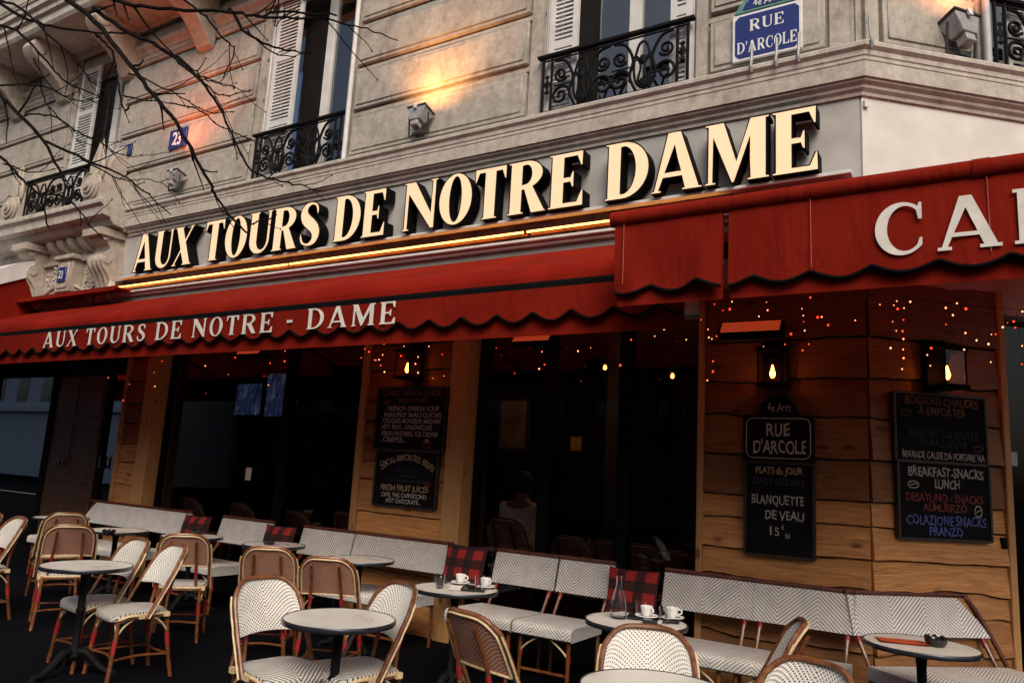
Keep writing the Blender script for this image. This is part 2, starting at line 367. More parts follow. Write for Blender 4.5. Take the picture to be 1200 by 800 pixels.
# ------------------------------------------------------------------ lettering
def arc(cx, cy, rx, ry, a0, a1, n=14):
    return [(cx+rx*cos(radians(a0+(a1-a0)*i/n)), cy+ry*sin(radians(a0+(a1-a0)*i/n))) for i in range(n+1)]
def isect(p, q, r, s_):
    x1, y1 = p; x2, y2 = q; x3, y3 = r; x4, y4 = s_
    d = (x1-x2)*(y3-y4)-(y1-y2)*(x3-x4); a = x1*y2-y1*x2; b = x3*y4-y3*x4
    return ((a*(x3-x4)-(x1-x2)*b)/d, (a*(y3-y4)-(y1-y2)*b)/d)
def glyph(ch, t=.19, n=.075, s=.045, h=.045):
    T = t*1.12
    if ch == 'A':
        w = .74+t*.5; I = (w*.46, .78); lx = lambda y: s+n+(I[0]-s-n)*(y-h)/(I[1]-h); rx = lambda y: (w-s-t)+(I[0]-(w-s-t))*(y-h)/(I[1]-h)
        c0, c1 = .24, .24+n; a1 = w*.5+t*.30; a0 = a1-t*.95
        return w, [[(0, 0), (2*s+n, 0), (2*s+n, h), (s+n, h), (lx(c0), c0), (rx(c0), c0), (w-s-t, h), (w-2*s-t, h), (w-2*s-t, 0), (w, 0), (w, h), (w-s, h), (a1, 1), (a0, 1), (s, h), (0, h)], [(lx(c1), c1), (rx(c1), c1), I]]
    if ch == 'U':
        w = .62+t*.5; r = .32; c = w/2
        return w, [[(0, 1), (0, 1-h), (s, 1-h)]+arc(c, r, c-s, r, 180, 360)+[(w-s, 1-h), (w, 1-h), (w, 1), (w-2*s-n, 1), (w-2*s-n, 1-h), (w-s-n, 1-h)]+arc((s+t+w-s-n)/2, r, (w-2*s-n-t)/2, r-n*1.1, 0, -180)+[(s+t, 1-h), (2*s+t, 1-h), (2*s+t, 1)]]
    if ch == 'X':
        w = .66+t*.5
        L1 = ((s, 1-h), (w-s-T, h)); L2 = ((s+T, 1-h), (w-s, h)); K1 = ((s, h), (w-s-n, 1-h)); K2 = ((s+n, h), (w-s, 1-h))
        return w, [[(0, 0), (2*s+n, 0), (2*s+n, h), (s+n, h), isect(*K2, *L1), (w-s-T, h), (w-2*s-T, h), (w-2*s-T, 0), (w, 0), (w, h), (w-s, h), isect(*L2, *K2), (w-s, 1-h), (w, 1-h), (w, 1), (w-2*s-n, 1), (w-2*s-n, 1-h), (w-s-n, 1-h), isect(*K1, *L2), (s+T, 1-h), (2*s+T, 1-h), (2*s+T, 1), (0, 1), (0, 1-h), (s, 1-h), isect(*L1, *K1), (s, h), (0, h)]]
    if ch == 'T':
        w = .56+t*.5; c = w/2; a = c-t/2; b = c+t/2
        return w, [[(a-s, 0), (b+s, 0), (b+s, h), (b, h), (b, 1-n), (w-.10, 1-n), (w-.035, .74), (w, .74), (w-.005, 1), (.005, 1), (0, .74), (.035, .74), (.10, 1-n), (a, 1-n), (a, h), (a-s, h)]]
    if ch == 'O':
        w = .64+t*.5; c = w/2
        return w, [arc(c, .5, c, .515, 0, 360, 40)[:-1], arc(c, .5, c-t, .515-n*.8, 0, 360, 40)[:-1]]
    if ch == 'R':
        w = .66+t*.5; bx = .46*w; rx = .90*w-bx
        return w, [[(0, 0), (2*s+t, 0), (2*s+t, h), (s+t, h), (s+t, .455), (max(.60*w-T*.9, s+t+.035), .455), (w-T*1.05, 0), (w, 0), (w, h*.7), (w-.02, h*.9)]+arc(bx, .735, rx, .265, -64, 90)+[(0, 1), (0, 1-h), (s, 1-h), (s, h), (0, h)],
                   [(s+t, .455+n)]+arc(bx, .735, rx-t*.92, .265-n, -78, 90)+[(s+t, 1-n)]]
    if ch == 'S':
        w = .48+t*.5; q = t/.2
        P = [(.86, .70, .012), (.84, .80, .035), (.76, .91, .035), (.52, .962, .036), (.27, .90, .062*q), (.19, .76, .09*q), (.30, .62, .108*q), (.52, .51, .112*q), (.74, .39, .105*q), (.83, .25, .092*q), (.74, .105, .064*q), (.48, .038, .036), (.22, .09, .035), (.12, .20, .035), (.10, .31, .012)]
        C_ = catmull([(a*w, b, c) for a, b, c in P], 5); L = []; R_ = []
        for i, p in enumerate(C_):
            d = (C_[min(i+1, len(C_)-1)]-C_[max(i-1, 0)]); nx, ny = -d.y, d.x; l = math.hypot(nx, ny); r = max(.01, p.z)
            L.append((p.x+nx/l*r, p.y+ny/l*r)); R_.append((p.x-nx/l*r, p.y-ny/l*r))
        return w, [L+R_[::-1]]
    if ch == 'D':
        w = .68+t*.5; bx = max(.36*w, s+t+.03)
        return w, [[(0, 0)]+arc(bx, .5, w-bx, .5, -90, 90, 22)+[(0, 1), (0, 1-h), (s, 1-h), (s, h), (0, h)], [(s+t, n)]+arc(bx, .5, w-bx-t, .5-n, -90, 90, 22)+[(s+t, 1-n)]]
    if ch in 'EFLÉ':
        w = .54+t*.5
        top = [(s+t, 1-n), (w-.13, 1-n), (w-.06, .73), (w-.02, .73), (w-.02, 1), (0, 1), (0, 1-h), (s, 1-h), (s, h), (0, h)]
        arm = [(s+t, .5-n/2), (w*.62, .5-n/2), (w*.67, .36), (w*.73, .36), (w*.73, .64), (w*.67, .64), (w*.62, .5+n/2), (s+t, .5+n/2)]
        bot = [(0, 0), (w, 0), (w, .28), (w-.04, .28), (w-.12, n), (s+t, n)]
        if ch == 'L': return w, [bot+[(s+t, 1-h), (2*s+t, 1-h), (2*s+t, 1), (0, 1), (0, 1-h), (s, 1-h), (s, h), (0, h)]]
        if ch == 'F': bot = [(0, 0), (2*s+t, 0), (2*s+t, h), (s+t, h)]
        g = [bot+arm+top]
        if ch == 'É': g.append([(w*.35, 1.06), (w*.5, 1.06), (w*.75, 1.22), (w*.5, 1.22)])
        return w, g
    if ch == 'N':
        w = .70+t*.5
        return w, [[(0, 0), (2*s+n, 0), (2*s+n, h), (s+n, h), (s+n, .74), (w-s-n*1.0, 0), (w-s, 0), (w-s, 1-h), (w, 1-h), (w, 1), (w-2*s-n, 1), (w-2*s-n, 1-h), (w-s-n, 1-h), (w-s-n, .32), (s+T*.85, 1), (0, 1), (0, 1-h), (s, 1-h), (s, h), (0, h)]]
    if ch == 'M':
        w = .86+t*.6; mx = .44*w
        return w, [[(0, 0), (2*s+n, 0), (2*s+n, h), (s+n, h), (s+n, .76), (mx-.02, 0), (mx+.03, 0), (w-s-t, .70), (w-s-t, h), (w-2*s-t, h), (w-2*s-t, 0), (w, 0), (w, h), (w-s, h), (w-s, 1-h), (w, 1-h), (w, 1), (w-s-t*1.02, 1), (mx+.06, .34), (s+T*.95, 1), (0, 1), (0, 1-h), (s, 1-h), (s, h), (0, h)]]
    if ch == 'C':
        w = .62+t*.5; c = w/2+.02; rx = c-.0
        return w, [arc(c, .5, rx, .515, 52, 318, 30)+[(w*.93, .30), (w*.88, .30)]+arc(c+(t-n)/2, .5, rx-(t+n)/2, .515-n, 312, 50, 26)+[(w*.86, .66), (w*.93, .66), (w*.93, .98), (w*.88, .98)]]
    if ch == '-': return .34, [[(.04, .40), (.30, .40), (.30, .53), (.04, .53)]]
    if ch == "'": return .16, [[(.06, .68), (.10, .68), (.15, 1), (.03, 1)]]
    return .32, []
def curve_mesh(contours, depth):
    cu = bpy.data.curves.new('tmp', 'CURVE'); cu.dimensions = '2D'; cu.fill_mode = 'BOTH'; cu.extrude = depth/2
    for c in contours:
        sp = cu.splines.new('POLY'); sp.points.add(len(c)-1); sp.use_cyclic_u = True
        for p, q in zip(sp.points, c): p.co = (q[0], q[1], 0, 1)
    return to_mesh(cu)
def to_mesh(cu):
    ob = bpy.data.objects.new('tmp', cu); COL.objects.link(ob)
    dg = bpy.context.evaluated_depsgraph_get(); dg.update()
    me = bpy.data.meshes.new_from_object(ob.evaluated_get(dg))
    vs_ = [v.co.copy() for v in me.vertices]; fs = [tuple(p.vertices) for p in me.polygons]; ns = [p.normal.copy() for p in me.polygons]
    bpy.data.objects.remove(ob); bpy.data.meshes.remove(me); bpy.data.curves.remove(cu)
    return vs_, fs, ns
_sans = {}
def sans(txt, depth=.004, bold=0, narrow=.8):
    """a line of plain lettering, cap height 1, centred on x = 0, baseline y = 0"""
    key = (txt, bold, narrow)
    if key not in _sans:
        cu = bpy.data.curves.new('tmp', 'FONT'); cu.body = txt; cu.size = 1.37; cu.align_x = 'CENTER'; cu.fill_mode = 'BOTH'; cu.offset = bold; cu.extrude = .001; cu.resolution_u = 3
        v, f, n_ = to_mesh(cu); _sans[key] = ([Vector((p.x*narrow, p.y, p.z)) for p in v], f)
    return _sans[key]
def put_text(mb, txt, x, z, size, y, bold=0, narrow=.8, width=None, arch=None, rot=0):
    v, f = sans(txt, bold=bold, narrow=narrow)
    if not v: return
    k_ = size
    hw = max(p.x for p in v) - min(p.x for p in v)
    kx = size if width is None else width/hw
    pts = []
    for p in v:
        X, Z = p.x*kx, p.y*k_
        q_ = p.x*1.1; X += size*.035*sin(q_*5.3+len(txt)); Z += size*(.05*sin(q_*2.9+len(txt)*1.7)+.03*sin(q_*7.7)+.05*p.y*sin(q_*4.1+2))
        if arch:
            a = X/arch; X, Z = sin(a)*(arch+Z), cos(a)*(arch+Z)-arch
        if rot: X, Z = X*cos(rot)-Z*sin(rot), X*sin(rot)+Z*cos(rot)
        pts.append((x+X, y-(.0015 if p.z > 0 else 0), z+Z))
    b = mb.add(pts)
    for q in f: mb.face([b+i for i in q])
def serif_line(mb, txt, x0, x1, z, size, yb, yf, t=.13, n=.065, s=.05, h=.05, gap=.10, space=.42, shear=0, sink=None):
    """slab lettering in the XZ plane of the builder, from x0 to x1, one mesh"""
    gl = [(c, *glyph(c, t, n, s, h)) for c in txt]; tot = 0
    for c, w, g in gl: tot += (space if c == ' ' else w+gap)
    kx = (x1-x0)/(tot-gap); x = x0
    for c, w, g in gl:
        if c == ' ': x += space*kx; continue
        v, f, ns = curve_mesh(g, 1.0)
        if sink: mb = MB(FT)
        b = mb.add([(x+(p.x+shear*p.y)*kx, yf if p.z > 0 else yb, z+p.y*size) for p in v])
        for q in f: mb.face([b+i for i in q])
        if sink: mb.build('letter', sink[1], sink[0])
        x += (w+gap)*kx

# ------------------------------------------------------------------ frames of reference
K7 = .8643
FT = Matrix.Translation((0, 0, 1.55-1.66*K7)) @ Matrix.Diagonal((K7, K7, K7, 1))     # facade drawing scale, wall at y = 7
CA = radians(43)
CT = FT @ Matrix.Translation((-.87, 7, 0)) @ Matrix.Rotation(CA, 4, 'Z')              # the cut corner of the building, x along it
FI, CI = FT.inverted(), CT.inverted()
G7 = (0 - (1.55-1.66*K7))/K7                                                          # ground in facade units
def f7(px, py, y=7.0):                                                                # photo point on a facade-parallel plane, facade units
    return FI @ aty(px, py, y*K7)
def real(x, y, z): return FT @ Vector((x, y, z))

# ================================================================== ground
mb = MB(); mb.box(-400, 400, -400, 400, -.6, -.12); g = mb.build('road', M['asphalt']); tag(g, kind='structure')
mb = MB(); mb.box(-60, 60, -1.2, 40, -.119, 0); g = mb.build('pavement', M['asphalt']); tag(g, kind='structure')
mb = MB(); mb.box(-60, 60, -1.36, -1.203, -.119, .004); g = mb.build('kerb', M['stone_trim'], bevel=.015); tag(g, kind='structure')

# ================================================================== the cafe building
BLD = thing('cafe_building', 'cream stone corner building housing the wood-clad cafe', 'building', (-5, 6.05, 0))
XL = -19.0
WIN = [(-9.10, -7.30), (-4.22, -2.44)]
WIN0 = (-14.50, -12.95)
ZT = 12.0
def solid(mbx, x0, x1, z0, z1, y0, y1):
    mbx.box(x0, x1, y0, y1, z0, z1)
# stone backing above the cornice, with window openings
CTW = (1.36, 3.1)
mb = MB(FT); edges = [XL, WIN0[0], WIN0[1], WIN[0][0], WIN[0][1], WIN[1][0], WIN[1][1], -.89]
for a, b in zip(edges[::2], edges[1::2]): mb.box(a, b, 7.06, 7.5, 5.2, ZT)
for a, b in (WIN0, *WIN): mb.box(a, b, 7.06, 7.5, 8.75, ZT)
mb.T = CT; mb.box(0, CTW[0], .06, .5, 5.2, ZT); mb.box(CTW[1], 7, .06, .5, 5.2, ZT); mb.box(CTW[0], CTW[1], .06, .5, 8.75, ZT)
mb.build('upper_wall', M['stone'], BLD)
# raised courses
def courses(mbx, x0, x1, margin_l=0, margin_r=0, z0=5.64, zt=ZT):
    zs = [5.05+.655*i for i in range(1, 11)]
    for zc in zs:
        a, b = zc-.055+.085, zc+.655-.055-.03
        a = max(a, z0)
        mbx.box(x0+margin_l, x1-margin_r, 7.0, 7.07, a, b)
        mbx.box(x0+margin_l+.045, x1-margin_r-.045, 6.985, 7.001, a+.05, b-.05)
        if zc-.055+.02 > z0: mbx.box(x0, x1, 7.03, 7.071, zc-.055-.015, zc-.055+.05)
    if margin_l: mbx.box(x0, x0+margin_l-.03, 7.015, 7.07, z0, zt)
    if margin_r: mbx.box(x1-margin_r+.03, x1, 7.015, 7.07, z0, zt)
mb = MB(FT); courses(mb, XL, WIN0[0]-.02, 0, .16); courses(mb, WIN0[1]+.02, WIN[0][0]-.02, .14, .16); courses(mb, WIN[0][1]+.02, WIN[1][0]-.02, .10, .20); courses(mb, WIN[1][1]+.02, -.95, .16, .22)
mb.T = CT @ Matrix.Translation((0, -7, 0)); courses(mb, .06, CTW[0]-.02, .18, .12); courses(mb, CTW[1]+.02, 7, .12, 0)
mb.build('stone_course', M['stone'], BLD, bevel=.012)
# cornice with mitred corner
PROF = [(0, 5.17), (.025, 5.17), (.03, 5.20), (.06, 5.225), (.065, 5.25), (.10, 5.275), (.105, 5.30), (.125, 5.30), (.125, 5.445), (.132, 5.452), (.132, 5.468), (.125, 5.474), (.125, 5.49), (.135, 5.50), (.135, 5.545), (.165, 5.575), (.165, 5.61), (.155, 5.625), (0, 5.655)]
def cornice_sweep(mbx, prof, xl, tl):
    tm = math.tan(CA/2)
    r1 = mbx.add([FT @ Vector((xl, 7-d, z)) for d, z in prof]); r2 = mbx.add([FT @ Vector((-.87+d*tm, 7-d, z)) for d, z in prof])
    r3 = mbx.add([CT @ Vector((tl, -d, z)) for d, z in prof])
    for a, b in ((r1, r2), (r2, r3)):
        for i in range(len(prof)-1): mbx.face((a+i, b+i, b+i+1, a+i+1))
mb = MB(); cornice_sweep(mb, PROF, -12.05, 7.0); mb.build('cornice', M['stone_trim'], BLD, ang=25)
# plain band behind the sign, floor band above the shop windows
mb = MB(FT); mb.box(-12.1, -.89, 7.0, 7.4, 3.3, 5.19); mb.build('sign_band', M['plaster_grey'], BLD)
mb = MB(CT); mb.box(.0, 7, .0, .4, 3.3, 5.19); mb.build('corner_band', M['plaster_white'], BLD)
mb = MB(CT); mb.box(.01, .05, -.03, 0, 5.06, 5.12); mb.build('junction_box', M['white_paint'], BLD)

# ---- wrought iron railing (facade units, local x from 0..w)
def spiral(cx, cz, r0, r1, a0, turns, n=26):
    return [(cx+(r0+(r1-r0)*i/n)*cos(a0+2*pi*turns*i/n), 0, cz+(r0+(r1-r0)*i/n)*sin(a0+2*pi*turns*i/n)) for i in range(n+1)]
def railing(mbx, w, hgt):
    r = .012
    for z in (.03, hgt-.07): mbx.tube([(0, 0, z), (w, 0, z)], .012, 6)
    mbx.box(-.05, w+.05, -.035, .035, hgt-.03, hgt)
    for x in (.02, .13, w-.13, w-.02): mbx.tube([(x, 0, 0), (x, 0, hgt-.03)], .018, 6)
    for x in (.075, w-.075):
        mbx.lathe([(0, hgt*.33), (.035, hgt*.36), (.012, hgt*.42), (.045, hgt*.5), (.012, hgt*.58), (.035, hgt*.63), (0, hgt*.67)], (x, 0, 0), 8, 1, .4)
    a0, a1 = .15, w-.15; nmod = 2; mw = (a1-a0)/nmod
    for q in range(nmod):
        for sgn in (-1, 1):
            c = a0+mw*(q+.5); u = lambda d: c+sgn*d
            def sp(cx, cz, r0, r1, ang, tr):
                P = spiral(0, 0, r0, r1, ang, tr); mbx.tube([(c+sgn*(cx+p[0]), 0, cz+p[2]) for p in P], .0175, 5)
            sp(mw*.36, hgt*.27, .125, .018, radians(200), -1.7)
            sp(mw*.36, hgt*.62, .085, .014, radians(-150), 1.6)
            mbx.tube(catmull([(u(mw*.10), 0, .04), (u(mw*.20), 0, hgt*.30), (u(mw*.15), 0, hgt*.55), (u(mw*.28), 0, hgt*.82), (u(mw*.47), 0, hgt*.88)], 6), .018, 5)
            mbx.tube(catmull([(u(0), 0, .06), (u(mw*.10), 0, hgt*.18), (u(mw*.135), 0, hgt*.45), (u(mw*.07), 0, hgt*.75), (u(0), 0, hgt*.82)], 6), .015, 5)
            mbx.tube(catmull([(u(0), 0, .07), (u(.05), 0, hgt*.2), (u(.02), 0, hgt*.42), (u(.07), 0, hgt*.60)], 5), .013, 5)
            for k_ in range(5):
                a = radians(20+35*k_); R = .055
                mbx.tube([(u(.01), 0, .10), (u(.01+R*cos(a)), 0, .10+R*sin(a)*1.3)], [.018, .008], 5)
            for k_ in range(4):
                a = radians(15+45*k_); mbx.tube([(u(.03), 0, hgt*.52), (u(.03+.05*cos(a)), 0, hgt*.52+.06*sin(a))], [.018, .007], 5)
        mbx.lathe([(0, hgt*.44), (.035, hgt*.48), (.05, hgt*.53), (.03, hgt*.58), (0, hgt*.62)], (a0+mw*(q+.5), 0, 0), 8, 1, .5)
        mbx.tube([(a0+mw*q+.01, 0, hgt*.45), (a0+mw*q+mw*.36, 0, hgt*.45)], .010, 5)

def tall_window(TT, x0, x1, y, z0, z1, shut, louv=True, rail=True, rail_z=5.66):
    """French window; TT frame, y wall face"""
    w = x1-x0
    fr = MB(TT); yy = y+.30
    fr.box(x0, x0+.07, yy, yy+.08, z0, z1); fr.box(x1-.07, x1, yy, yy+.08, z0, z1); fr.box(x0+.07, x1-.07, yy, yy+.08, z1-.08, z1); fr.box(x0+.07, x1-.07, yy, yy+.08, z0, z0+.10)
    mx = (x0+x1)/2+.12
    fr.box(mx-.075, mx+.075, yy-.02, yy+.081, z0+.1, z1-.08)
    fr.box(x0, x0+.03, y+.06, yy, z0, z1); fr.box(x1-.03, x1, y+.06, yy, z0, z1)
    fo = fr.build('window', M['white_paint'], BLD, bevel=.006)
    pn = MB(TT); pn.box(x0+.07, mx-.075, yy+.03, yy+.045, z0+.1, z1-.08); pn.box(mx+.075, x1-.07, yy+.03, yy+.045, z0+.1, z1-.08); pn.build('pane', M['win_glass'], fo)
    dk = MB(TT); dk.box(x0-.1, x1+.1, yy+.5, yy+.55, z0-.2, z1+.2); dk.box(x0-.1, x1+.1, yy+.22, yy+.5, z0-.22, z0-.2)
    dk.build('dark_backing', M['dark_room'], fo)  # dark sheet added behind the panes to keep sky light out
    for (a, b) in shut:
        s = MB(TT); ys = y+.03
        s.box(a, a+.07, ys, ys+.04, z0, z1); s.box(b-.07, b, ys, ys+.04, z0, z1)
        for zz_ in (z0, z0+.85, z0+1.9, z1-.1): s.box(a+.07, b-.07, ys+.002, ys+.038, zz_, zz_+.1)
        zc = z0+.12
        while zc < z1-.12:
            R = Matrix.Translation((0, ys+.02, zc)) @ Matrix.Rotation(radians(58), 4, 'X')
            if louv: s.box(a+.07, b-.07, -.026, .026, -.005, .005, R)
            zc += .055
        so_ = s.build('shutter', M['white_paint'], fo)
    if rail:
        r = MB(TT @ Matrix.Translation((x0+.02, y-.04, rail_z))); railing(r, w-.04, .72); r.build('railing', M['iron'], fo)
    return fo
tall_window(FT, *WIN[0], 7.0, 5.64, 8.75, [(-8.98, -8.45)])
tall_window(FT, *WIN[1], 7.0, 5.64, 8.75, [(-4.17, -3.80), (-2.70, -2.46)])
tall_window(CT, *CTW, 0.0, 5.64, 8.75, [(CTW[0]+.22, CTW[0]+.5)])
tall_window(FT, *WIN0, 7.0, 5.9, 8.75, [(-14.45, -13.85)], rail=False)
# painted pipe at the right jamb of the first window
mb = MB(FT); mb.tube([(-7.23, 6.96, 5.64), (-7.23, 6.96, 9.5)], .035, 10); mb.build('downpipe', M['white_paint'], BLD)
mb = MB(CT); mb.tube([(CTW[0]-.06, -.05, 5.64), (CTW[0]-.06, -.05, 9.5)], .035, 10); mb.build('downpipe', M['grey_paint'], BLD)

# ---- carved stone portal at the far left with its balcony
def ledge(mbx, x0, x1, prof, yw=7.0):
    r1 = mbx.add([(x0, yw-d, z) for d, z in prof]); r2 = mbx.add([(x1, yw-d, z) for d, z in prof]); n_ = len(prof)
    for i in range(n_-1): mbx.face((r1+i, r2+i, r2+i+1, r1+i+1))
    mbx.face([r1+i for i in range(n_)]); mbx.face([r2+i for i in range(n_)][::-1])
BP = [(0, 5.24), (.10, 5.24), (.12, 5.28), (.30, 5.30), (.36, 5.36), (.38, 5.40), (.50, 5.42), (.50, 5.56), (.56, 5.60), (.56, 5.66), (.52, 5.70), (0, 5.72)]
mb = MB(FT); ledge(mb, -16.2, -12.05, BP); mb.build('balcony_slab', M['stone_trim'], BLD, ang=25)
mb = MB(FT); mb.box(-16.2, -12.1, 7.0, 7.35, 3.2, 5.25); mb.box(-16.2, -15.9, 6.98, 7.02, 3.2, 5.2)
for i in range(4):
    mb.box(-14.62+.02*i, -12.75-.02*i, 6.95-.02*i+.03, 6.99, 4.95-.03*i, 4.985-.03*i)
mb.build('portal_wall', M['carved'], BLD, bevel=.01)
def scroll_extrude(mbx, cx, poly, w):
    mbx.prism(poly, lambda d, z: (cx-w/2, 7-d, z), lambda d, z: (cx+w/2, 7-d, z))
CONS = [(0, 4.05), (.10, 4.08), (.12, 4.30), (.16, 4.45), (.24, 4.55), (.30, 4.62), (.33, 4.72), (.30, 4.82), (.23, 4.86), (.20, 4.92), (.22, 4.98), (.30, 5.02), (.36, 5.10), (.38, 5.24), (0, 5.24)]
for cx in (-14.75, -12.42):
    mb = MB(FT); scroll_extrude(mb, cx, CONS, .42); mb.box(cx-.27, cx+.27, 6.56, 7, 5.12, 5.238)
    for sx in (-.215, .215):
        for (d, z, r) in ((.235, 4.72, .075), (.29, 5.06, .055)):
            P = spiral(0, 0, r, .012, 0, 1.6, 20); mb.tube([(cx+sx, 7-d+p[0], z+p[2]) for p in P], .012, 6)
            mb.tube([(cx+sx*.96, 7-d, z), (cx+sx*1.03, 7-d, z)], r*.8, 14)
    for q in (-.13, 0, .13): mb.tube(catmull([(cx+q, 6.885, 4.30), (cx+q, 6.81, 4.48), (cx+q, 6.69, 4.66), (cx+q, 6.70, 4.80)], 4), .03, 6)
    mb.build('console', M['carved'], BLD, ang=30)
for cx in (-14.15, -13.82, -13.49, -13.16, -12.85):
    mb = MB(FT); scroll_extrude(mb, cx, [(0, 5.02), (.08, 5.04), (.18, 5.10), (.24, 5.20), (.24, 5.238), (0, 5.238)], .15); mb.build('modillion', M['carved'], BLD, bevel=.008)
mb = MB(FT); mb.box(-13.78, -13.30, 6.80, 7, 4.30, 4.90); mb.box(-13.84, -13.24, 6.74, 7, 4.87, 4.95); mb.box(-13.70, -13.38, 6.78, 6.81, 4.36, 4.82); mb.box(-13.74, -13.34, 6.84, 7, 4.20, 4.30); mb.build('cartouche', M['carved'], BLD, bevel=.012)
rnd = random.Random(5)
for cx, sg in ((-14.15, -1), (-12.95, 1)):
    mb = MB(FT)
    for i in range(26):
        a = rnd.uniform(0, 2*pi); R = rnd.uniform(.02, .22); px_, pz_ = cx+R*cos(a)*.9, 4.55+R*sin(a)*1.25
        P = spiral(0, 0, rnd.uniform(.04, .09), .012, rnd.uniform(0, 6.3), rnd.choice((-1, 1))*rnd.uniform(.6, 1.3), 12)
        mb.tube([(px_+p[0], 6.975-.012*(q % 4), pz_+p[2]) for q, p in enumerate(P)], [.010+.020*sin(pi*q/12) for q in range(13)], 6)
    mb.tube(catmull([(cx-.25*sg, 6.98, 4.28), (cx, 6.95, 4.42), (cx+.22*sg, 6.97, 4.70)], 6), .028, 6)
    mb.build('foliage_relief', M['carved'], BLD, ang=60)
mb = MB(FT)
P = [(-14.6+1.85*i/20, 4.10+.30*sin(pi*i/20)) for i in range(21)]
for r, y in ((.05, 6.95), (.03, 6.90)): mb.tube([(x, y, z+(.07 if r < .04 else 0)) for x, z in P], r, 8)
mb.build('door_arch', M['carved'], BLD)
# pedestal scrolls standing on the balcony slab
for cx in (-15.25, -12.60):
    mb = MB(FT)
    mb.box(cx-.22, cx+.24, 6.56, 7.0, 5.70, 6.02); mb.box(cx-.16, cx+.20, 6.66, 7.0, 6.02, 6.28)
    mb.prism([(.0, 6.28), (.30, 6.28), (.28, 6.45), (.17, 6.62), (.10, 6.80), (0, 6.86)], lambda d, z: (cx-.13, 7-d, z), lambda d, z: (cx+.17, 7-d, z))
    for k_, (rr, yf) in enumerate(((.24, 6.52), (.19, 6.49), (.13, 6.46), (.07, 6.43))):
        mb.tube([(cx, 6.58, 5.97), (cx, yf, 5.97)], rr, 24)
    P = spiral(0, 0, .235, .03, pi/2, 2.2, 50); mb.tube([(cx+p[0], 6.50, 5.97+p[2]) for p in P], .020, 7)
    mb.lathe([(0, 6.12), (.13, 6.16), (.17, 6.26), (.15, 6.40), (.09, 6.58), (.05, 6.74), (0, 6.88)], (cx, 6.63, 0), 12, .95, .45)
    for q in (-2, -1, 0, 1, 2): mb.tube(catmull([(cx+.055*q, 6.555, 6.2), (cx+.05*q, 6.55, 6.36), (cx+.03*q, 6.575, 6.56), (cx+.008*q, 6.60, 6.78)], 4), .017, 6)
    mb.build('scroll_pedestal', M['carved'], BLD, ang=30)
r = MB(FT @ Matrix.Translation((-14.93, 6.62, 5.73))); railing(r, 2.05, .72); r.build('railing', M['iron'], BLD)
# second-floor balcony with great consoles
mb = MB(FT); ledge(mb, -19, -8.5, [(0, 8.98), (.06, 8.98), (.10, 9.06), (.86, 9.10), (.90, 9.16), (.90, 9.30), (.96, 9.33), (.96, 9.42), (1.02, 9.46), (1.02, 9.55), (0, 9.6)]); mb.build('balcony_slab', M['stone_trim'], BLD, ang=25)
mb = MB(FT); ledge(mb, WIN0[1]+.02, -7.4, [(0, 8.50), (.03, 8.50), (.05, 8.55), (.11, 8.60), (.12, 8.66), (0, 8.68)]); ledge(mb, -19, WIN0[0]-.02, [(0, 8.50), (.03, 8.50), (.05, 8.55), (.11, 8.60), (.12, 8.66), (0, 8.68)]); mb.build('string_course', M['stone'], BLD, ang=25)
for cx in (-16.6, -14.85, -12.75, -10.6):
    mb = MB(FT); scroll_extrude(mb, cx, [(0, 8.15), (.10, 8.18), (.22, 8.36), (.42, 8.55), (.62, 8.66), (.78, 8.78), (.84, 8.92), (.80, 9.03), (.70, 9.088), (0, 9.088)], .34)
    for sx in (-.175, .175): mb.tube([(cx+sx*.95, 6.30, 8.90), (cx+sx*1.06, 6.30, 8.90)], .12, 16)
    mb.build('console', M['carved'], BLD, bevel=.02, segs=2)

